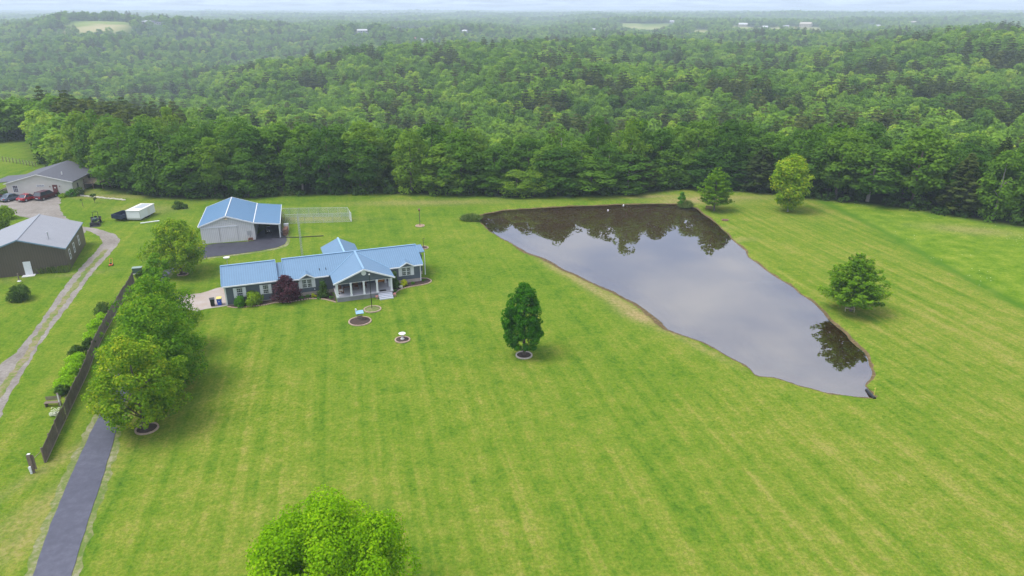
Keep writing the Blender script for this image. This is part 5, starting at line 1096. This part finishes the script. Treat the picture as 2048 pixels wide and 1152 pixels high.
shrub('lawn_shrub','dark low shrub on the grass before the woods',z1(1285,495),1.5,1.1,'shrubdk',.25,30,24); shrub('lawn_shrub','smaller dark shrub just right of the other before the woods',z1(1330,493),1.0,.8,'shrubdk',.25,18,20)
def reeds(label, xy, H, R, n, seed, m='reed', z=-.1):
    rs = np.random.default_rng(seed); a = rs.uniform(0,6.28,n); r = R*np.sqrt(rs.uniform(0,1,n)); x, y = r*np.cos(a), r*np.sin(a)*.7; h_ = H*rs.uniform(.5,1.1,n)*(1-.5*(r/R)**2); ln = rs.normal(size=(n,2))*.22*H; w = .05; d = rs.uniform(0,3.14,n)
    B = np.c_[x,y,np.zeros(n)]; T = np.c_[x+ln[:,0]+.25*x, y+ln[:,1]+.25*y, h_]; wv = np.c_[np.cos(d),np.sin(d),np.zeros(n)]*w; V = np.stack([B-wv,B+wv,T+wv*.4,T-wv*.4],1).reshape(-1,3)
    c = thing('reed_clump', label, 'reeds', (xy[0],xy[1],z)); child('blades', fmesh('reed_blades', (V, np.arange(4*n).reshape(n,4), rs.uniform(0,1,n)), M[m]), c); return c
reeds('low clump of reeds at the left tip of the pond', at(942,440), 1.5, 1.7, 1500, 4)
c = reeds('taller leafy reed clump on the far bank by the small pine', at(1371,413), 1.5, 1.3, 1100, 5)
shrub('bank_shrub','narrow green shrub on the far bank beside the reeds',at(1362,413),3.0,.8,'shrubg',.24,36,26,zb=.1)
rs = np.random.default_rng(77)
b_ = []
for x0, y0, x1_, y1_, n, mm in ((262,950,505,938,150,0),(215,958,260,966,0,0)):
    for _ in range(n):
        q = rs.uniform(); X, Y = z1(x0+(x1_-x0)*q, y0+(y1_-y0)*q+rs.uniform(-4,14)); b_.append((X,Y))
if b_:
    C = np.array(b_); n = len(C)*14; idx = np.repeat(np.arange(len(C)),14); B = np.c_[C[idx]+rs.normal(size=(n,2))*.12, np.zeros(n)]; T = B+np.c_[rs.normal(size=(n,2))*.18, rs.uniform(.4,1.1,n)]; d = rs.uniform(0,3.14,n); wv = np.c_[np.cos(d),np.sin(d),np.zeros(n)]*.04
    V = np.stack([B-wv,B+wv,T+wv*.3,T-wv*.3],1).reshape(-1,3); o = bpy.data.objects.new('tall_grass', fmesh('tall_grass', (V,np.arange(4*n).reshape(n,4),rs.uniform(0,1,n)), M['reed'])); COL.objects.link(o); tag(o, 'tall yellowish grass growing along the brown barn wall', 'grass', kind='stuff')

# ------------------------------------------------------------------ the woods
def frng(seed): return np.random.default_rng(seed)
LC = np.array(CLEAR)
def project(X, Y, Z):
    dz_ = CAM_H-Z; zc_ = Y*math.cos(PITCH)+dz_*math.sin(PITCH); yd = dz_*math.cos(PITCH)-Y*math.sin(PITCH)
    return 1024+FPX*X/zc_, 576+FPX*yd/zc_
rs = frng(123); pts = []
# front row: follow the edge of the clearing
EDGE = CLEAR[5:-3]
edge = []
for i in range(len(EDGE)-1):
    a = np.array(EDGE[i]); e = np.array(EDGE[i+1]); ln = np.hypot(*(e-a)); n_ = max(1, int(round(ln/6.2))); nn = np.array([-(e-a)[1], (e-a)[0]])/ln
    for k in range(n_):
        q = a+(e-a)*(k+rs.uniform(.2,.8))/n_+nn*rs.uniform(2.2,4.8); edge.append(q)
edge = np.array(edge)
for s0, r0, r1 in ((7.2,100,460),(9.3,460,1000),(12.5,1000,2200),(24,2200,5200),(45,5200,8800)):
    gxx = np.arange(-r1, r1, s0); gyy = np.arange(-20, r1, s0*.87); A_, B_ = np.meshgrid(gxx, gyy); A_ = A_+((np.arange(len(gyy))%2)*s0*.5)[:,None]
    q = np.c_[A_.ravel(), B_.ravel()]; q += rs.uniform(-.38, .38, q.shape)*s0; r = np.hypot(*q.T); az = np.arctan2(q[:,0], q[:,1]); lim = R_(43 if r1 < 500 else 39)
    k = (r > r0) & (r <= r1) & (np.abs(az) < lim); q = q[k]; pts.append(np.c_[q, np.full(len(q), s0)])
pts = np.concatenate(pts)
sd = np.full(len(pts), 99.); nr = np.hypot(pts[:,0], pts[:,1]) < 800; sd[nr] = poly_sd(pts[nr,:2], CLEAR); pts = pts[sd > 5.5]
pts = np.concatenate([np.c_[edge, np.full(len(edge), 5.0)], pts])
Zt, fld = height(pts[:,0].copy(), pts[:,1].copy()); k = fld < .5
for px, py, r0, ln_, *_ in HOUSES:
    hx, hy = hpos(px, r0); u_ = np.array([hx,hy])/r0; d_ = pts[:,:2]-[hx,hy]; al = d_@u_; pe = np.abs(d_[:,0]*u_[1]-d_[:,1]*u_[0]); k &= ~((pe < ln_*.55+5) & (al > -75) & (al < 14))
pts = pts[k]; Zt = Zt[k]; n = len(pts); r, col = polar(pts[:,0], pts[:,1])
sdv = np.full(n, 99.); nr = r < 420; sdv[nr] = poly_sd(pts[nr,:2], CLEAR)
# where pines stand: the dark stand behind the cream house, patches on the slope, a few at the edge
pn = sines(pts[:,0], pts[:,1], 70, 55)+.35*sines(pts[:,0], pts[:,1], 22, 56)
pine = ((pn > .30) & (r > 210) & (r < 1500)) | ((col > 20) & (col < 330) & (r > 215) & (r < 330) & (sdv > 8)) | ((col > 1230) & (pn > .12) & (r > 190) & (r < 520)) | (rs.uniform(size=n) < .05)
pxs, pys = project(pts[:,0], pts[:,1], Zt)
e0 = sdv < 6
for a, b in ((1270,1335),(1362,1400),(1478,1530),(1890,1935)): pine |= e0 & (pxs > a) & (pxs < b)
pine &= ~(e0 & ~(((pxs > 1270) & (pxs < 1335)) | ((pxs > 1362) & (pxs < 1400)) | ((pxs > 1478) & (pxs < 1530)) | ((pxs > 1890) & (pxs < 1935))))
sz = np.interp(pts[:,2], [5,7.2,9.3,12.5,24,45], [1.28,1.15,1.28,1.45,2.3,4.2])*rs.uniform(.66, 1.25, n); szz = np.interp(pts[:,2], [5,7.2,9.3,12.5,24,45], [.90,.95,1.0,1.05,1.2,1.6])*rs.uniform(.74, 1.2, n)
yaw = rs.uniform(0, 6.28, n)
# prototypes: near ones carry more leaves
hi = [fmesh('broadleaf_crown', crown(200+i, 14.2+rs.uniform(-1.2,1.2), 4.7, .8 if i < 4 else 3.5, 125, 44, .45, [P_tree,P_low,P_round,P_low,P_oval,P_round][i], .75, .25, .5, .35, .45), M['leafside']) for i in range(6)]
lo = [fmesh('woodland_crown', crown(300+i, 13.0+rs.uniform(-1,1), 4.2, 4.0, 62, 20, .78, [P_low,P_oval,P_round,P_round,P_low][i], .75, .29, .45, .35, .45), M['leaf']) for i in range(5)]
hip = [fmesh('pine_crown', pine_crown(400+i, 13.5, 4.3, 1.5 if i else 3.0, 17, 10, 50, .55, .2, .75, .3), M['pine']) for i in range(3)]
lop = [fmesh('woodland_pine_crown', pine_crown(420+i, 15.0, 3.7, 4, 9, 7, 18, 1.0, .2, .6, .2), M['pine']) for i in range(3)]
tk = [trunk_mesh(500+i, 11.5, .22, M['bark' if i else 'palebark'], 5, 2.6) for i in range(3)]
# the nearest trees of the woods in view are single things, the rest one mass
vis = (pxs > -70) & (pxs < 2118); order = np.argsort(np.where(vis, r, 1e9)); single = np.zeros(n, bool); single[order[:272]] = True
def where(x):
    return ('behind the cream house' if x < 265 else 'behind the blue roofed barn' if x < 560 else 'behind the ranch house lawn' if x < 950 else 'along the head of the pond' if x < 1360 else 'behind the yellowing maple' if x < 1640 else 'beyond the meadow at the right')
lab_edge = {}; secs = {}
for i in np.flatnonzero(single):
    if sdv[i] < 6: secs.setdefault(where(pxs[i]), []).append(i)
ORD = 'first second third fourth fifth sixth seventh eighth ninth tenth eleventh twelfth thirteenth fourteenth fifteenth sixteenth seventeenth eighteenth nineteenth twentieth'.split()
ORD += [q+' '+o_ if False else q+'-'+o_ for q in ('twenty','thirty','forty') for o_ in ORD[:9]]
deep = {}
for i in np.flatnonzero(single):
    if sdv[i] >= 6: deep.setdefault((where(pxs[i]), 'second' if sdv[i] < 12 else 'third' if sdv[i] < 18 else 'fourth' if sdv[i] < 25 else 'fifth', bool(pine[i])), []).append(i)
for (w, rw, pn_), li in deep.items():
    for j, i in enumerate(sorted(li, key=lambda q: pxs[q])): lab_edge[i] = f"{'pine' if pn_ else 'broadleaf tree'} in the {rw} row of woods {w}, {ORD[j]} from left" if len(w.split()) < 5 else f"{'pine' if pn_ else 'broadleaf tree'}, {rw} row of woods {w}, {ORD[j]} from left"
for w, li in secs.items():
    for j, i in enumerate(sorted(li, key=lambda q: pxs[q])): lab_edge[i] = f"front row {'pine' if pine[i] else 'broadleaf tree'} of woods {w}, {ORD[min(j,19)]} from left"
for i in np.flatnonzero(single):
    w = where(pxs[i]); fr_row = sdv[i] < 6; kd = 'dark pine' if pine[i] else 'broadleaf tree'
    lab = lab_edge.get(i) or f"{kd} {'in the front row of the woods' if fr_row else 'standing deeper in the woods'} {w}"
    c = thing('pine_tree' if pine[i] else 'broadleaf_tree', lab, 'tree', (pts[i,0], pts[i,1], Zt[i]), yaw[i], f"{'pines' if pine[i] else 'broadleaf trees'} {'at the edge of' if fr_row else 'deeper in'} the woods {w}")
    s1 = sz[i]*(1.0 if fr_row else 1.05); h1 = szz[i]*((rs.uniform(.62,.85) if 930 < pxs[i] < 1560 else rs.uniform(.85,1.12))*(.6 if 950 < pxs[i] < 1095 else 1) if fr_row else (.75 if 950 < pxs[i] < 1095 and r[i] < 200 else 1.0)); s1 *= .72 if fr_row and 950 < pxs[i] < 1095 else 1; c.scale = (s1, s1, h1)
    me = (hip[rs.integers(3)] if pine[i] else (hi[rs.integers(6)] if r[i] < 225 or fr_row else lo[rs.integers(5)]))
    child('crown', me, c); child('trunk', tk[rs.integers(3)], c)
def scatter(name, label, cat, mask, protos):
    me = bpy.data.meshes.new(name); m_ = int(mask.sum()); me.vertices.add(m_); me.vertices.foreach_set('co', np.c_[pts[mask,:2], Zt[mask]].astype(np.float32).ravel())
    a = me.attributes.new('scl','FLOAT_VECTOR','POINT'); a.data.foreach_set('vector', np.c_[sz[mask],sz[mask],szz[mask]].astype(np.float32).ravel())
    a = me.attributes.new('rot','FLOAT_VECTOR','POINT'); a.data.foreach_set('vector', np.c_[np.zeros(m_),np.zeros(m_),yaw[mask]].astype(np.float32).ravel())
    a = me.attributes.new('idx','INT','POINT'); a.data.foreach_set('value', rs.integers(0, len(protos), m_).astype(np.int32))
    o = bpy.data.objects.new(name, me); COL.objects.link(o); tag(o, label, cat, kind='stuff')
    g_ = bpy.data.node_groups.new(name+'_scatter', 'GeometryNodeTree'); g_.interface.new_socket('Geometry', in_out='INPUT', socket_type='NodeSocketGeometry'); g_.interface.new_socket('Geometry', in_out='OUTPUT', socket_type='NodeSocketGeometry')
    gi = g_.nodes.new('NodeGroupInput'); go = g_.nodes.new('NodeGroupOutput'); ip = g_.nodes.new('GeometryNodeInstanceOnPoints'); jn = g_.nodes.new('GeometryNodeJoinGeometry'); mp_ = g_.nodes.new('GeometryNodeMeshToPoints')
    for pr_ in protos:
        oi = g_.nodes.new('GeometryNodeObjectInfo'); oi.inputs['Object'].default_value = pr_; oi.transform_space = 'ORIGINAL'; gt = g_.nodes.new('GeometryNodeGeometryToInstance'); g_.links.new(oi.outputs['Geometry'], gt.inputs[0]); g_.links.new(gt.outputs[0], jn.inputs[0])
    def attr(nm, ty):
        q = g_.nodes.new('GeometryNodeInputNamedAttribute'); q.data_type = ty; q.inputs['Name'].default_value = nm; return q.outputs['Attribute']
    g_.links.new(gi.outputs[0], ip.inputs['Points']); g_.links.new(jn.outputs[0], ip.inputs['Instance']); ip.inputs['Pick Instance'].default_value = True
    g_.links.new(attr('idx','INT'), ip.inputs['Instance Index']); g_.links.new(attr('rot','FLOAT_VECTOR'), ip.inputs['Rotation']); g_.links.new(attr('scl','FLOAT_VECTOR'), ip.inputs['Scale']); g_.links.new(ip.outputs[0], go.inputs[0])
    md = o.modifiers.new('scatter','NODES'); md.node_group = g_; return o
byname = {}
for o in COL.objects:
    if o.type == 'MESH' and o.data in lo+lop and o.data not in byname: byname[o.data] = o
# the deeper single trees use these crowns; make sure each kind stands somewhere among them
def ensure(meshes, flt):
    cand = [o for o in COL.objects if o.type == 'MESH' and o.name.startswith('crown') and o.parent and o.parent.name.startswith(flt) and 'front row' not in o.parent.get('label','') and o.parent['label'].endswith('from left')]
    cand.sort(key=lambda o: -(o.parent.location.x**2+o.parent.location.y**2))
    for m_ in meshes:
        if m_ not in byname:
            o = next(o for o in cand if o not in byname.values()); o.data = m_; byname[m_] = o
    return [byname[m_] for m_ in meshes]
Lo = ensure(lo, 'broadleaf_tree'); Lp = ensure(lop, 'pine_tree')
scatter('forest', 'dense green broadleaf forest covering the hills and valley', 'forest', (~single) & (~pine), Lo)
scatter('pine_stand', 'darker brownish green pines mixed into the forest on the slopes', 'forest', (~single) & pine, Lp)
# undergrowth along the foot of the woods
rs = frng(9); VV = []; FF = []; LL = []; nb = 0
for i in range(len(EDGE)-1):
    a = np.array(EDGE[i]); e = np.array(EDGE[i+1]); ln = np.hypot(*(e-a)); nn = np.array([-(e-a)[1], (e-a)[0]])/ln
    for k in range(int(ln/1.15)):
        q = a+(e-a)*rs.uniform()+nn*rs.uniform(.2,5.0); h_ = rs.uniform(.9,3.4); V, F_, lv = crown(int(rs.integers(99999)), h_, rs.uniform(.9,1.9), 0, 9, 13, .5, P_oval, .8, .45, .3, .3)
        VV.append(V+np.array([q[0],q[1],0])); FF.append(F_+nb); LL.append(lv*.6); nb += len(V)
o = bpy.data.objects.new('undergrowth', fmesh('undergrowth', (np.concatenate(VV),np.concatenate(FF),np.concatenate(LL)), M['shrubdk'])); COL.objects.link(o); tag(o, 'dark tangled undergrowth along the foot of the woods', 'undergrowth', kind='stuff')

# ------------------------------------------------------------------ far houses
FM = {'white': plain('far_white_wall',(.42,.43,.44),.7,.1), 'tan': plain('far_tan_wall',(.34,.31,.26),.7,.1), 'grey': plain('far_grey_roof',(.3,.31,.33),.6,.1), 'dark': M['darkroof'], 'red': plain('far_red_roof',(.35,.14,.12),.6,.1)}
wordx = ['far left hill']*5+['valley left of centre']*7+['distant right']*13
for i, (px, py, r0, ln_, dp, eh, wm, rm) in enumerate(HOUSES):
    ln_, dp, eh = ln_*.85, dp*.85, eh*.75; hx, hy = hpos(px, r0); z0 = float(height(np.array([hx]), np.array([hy]))[0][0])-.6
    pl = 'first second third fourth fifth sixth seventh eighth ninth tenth eleventh twelfth thirteenth'.split()
    grp = [0,5,12]; s_ = max(q for q in grp if q <= i); cnt = sorted(range(s_, {0:5,5:12,12:25}[s_]), key=lambda j: HOUSES[j][0]).index(i)
    nm = 'far_barn' if ln_ > 12.6 else 'far_house'
    c = thing(nm, f"{ {'white':'white','tan':'tan'}[wm]} {'barn' if ln_ > 12.6 else 'house'} with {rm} roof, {pl[cnt]} from the left of the {wordx[i]}", 'barn' if ln_ > 12.6 else 'house', (hx,hy,z0), -math.atan2(hx,hy)+rng.uniform(-.5,.5), 'distant houses and farm buildings')
    b = MB(); b.box(-ln_/2,ln_/2,-dp/2,dp/2,0,eh); 
    for sx in (-1,1): b.slab([(sx*ln_/2,-dp/2,eh),(sx*ln_/2,dp/2,eh),(sx*ln_/2,0,eh+dp*.26)],(-sx*.2,0,0))
    b.build('wall', FM[wm], c)
    b = MB(); zz = eh+dp*.28; b.slab([(-ln_/2-.5,-dp/2-.5,eh-.15),(ln_/2+.5,-dp/2-.5,eh-.15),(ln_/2+.5,0,zz),(-ln_/2-.5,0,zz)],(0,0,-.2)); b.slab([(-ln_/2-.5,dp/2+.5,eh-.15),(-ln_/2-.5,0,zz),(ln_/2+.5,0,zz),(ln_/2+.5,dp/2+.5,eh-.15)],(0,0,-.2)); b.build('roof', FM[rm], c)
    b = MB(); n_ = max(2, int(ln_/4))
    for k in range(n_): x = -ln_/2+ln_*(k+.5)/n_; b.box(x-.5,x+.5,-dp/2-.04,-dp/2,eh*.4,eh*.4+1.3)
    b.build('window', M['glass'], c)

# ------------------------------------------------------------------ hazy air
b = MB(); HZT = float(GZ[np.hypot(PX,PY) < 9200].max())+26; b.box(-9450,9450,-250,9450,-75,max(HZT,48)); print('haze top', HZT)
t = NT('haze'); pv = t.n('ShaderNodeVolumePrincipled'); pv.inputs['Color'].default_value = (.78,.91,1.0,1); pv.inputs['Density'].default_value = 0.00030; pv.inputs['Anisotropy'].default_value = .1; t.l(pv.outputs[0], t.out.inputs['Volume'])
tag(b.build('haze', t.m), 'pale summer haze over the valley', 'haze', kind='stuff')
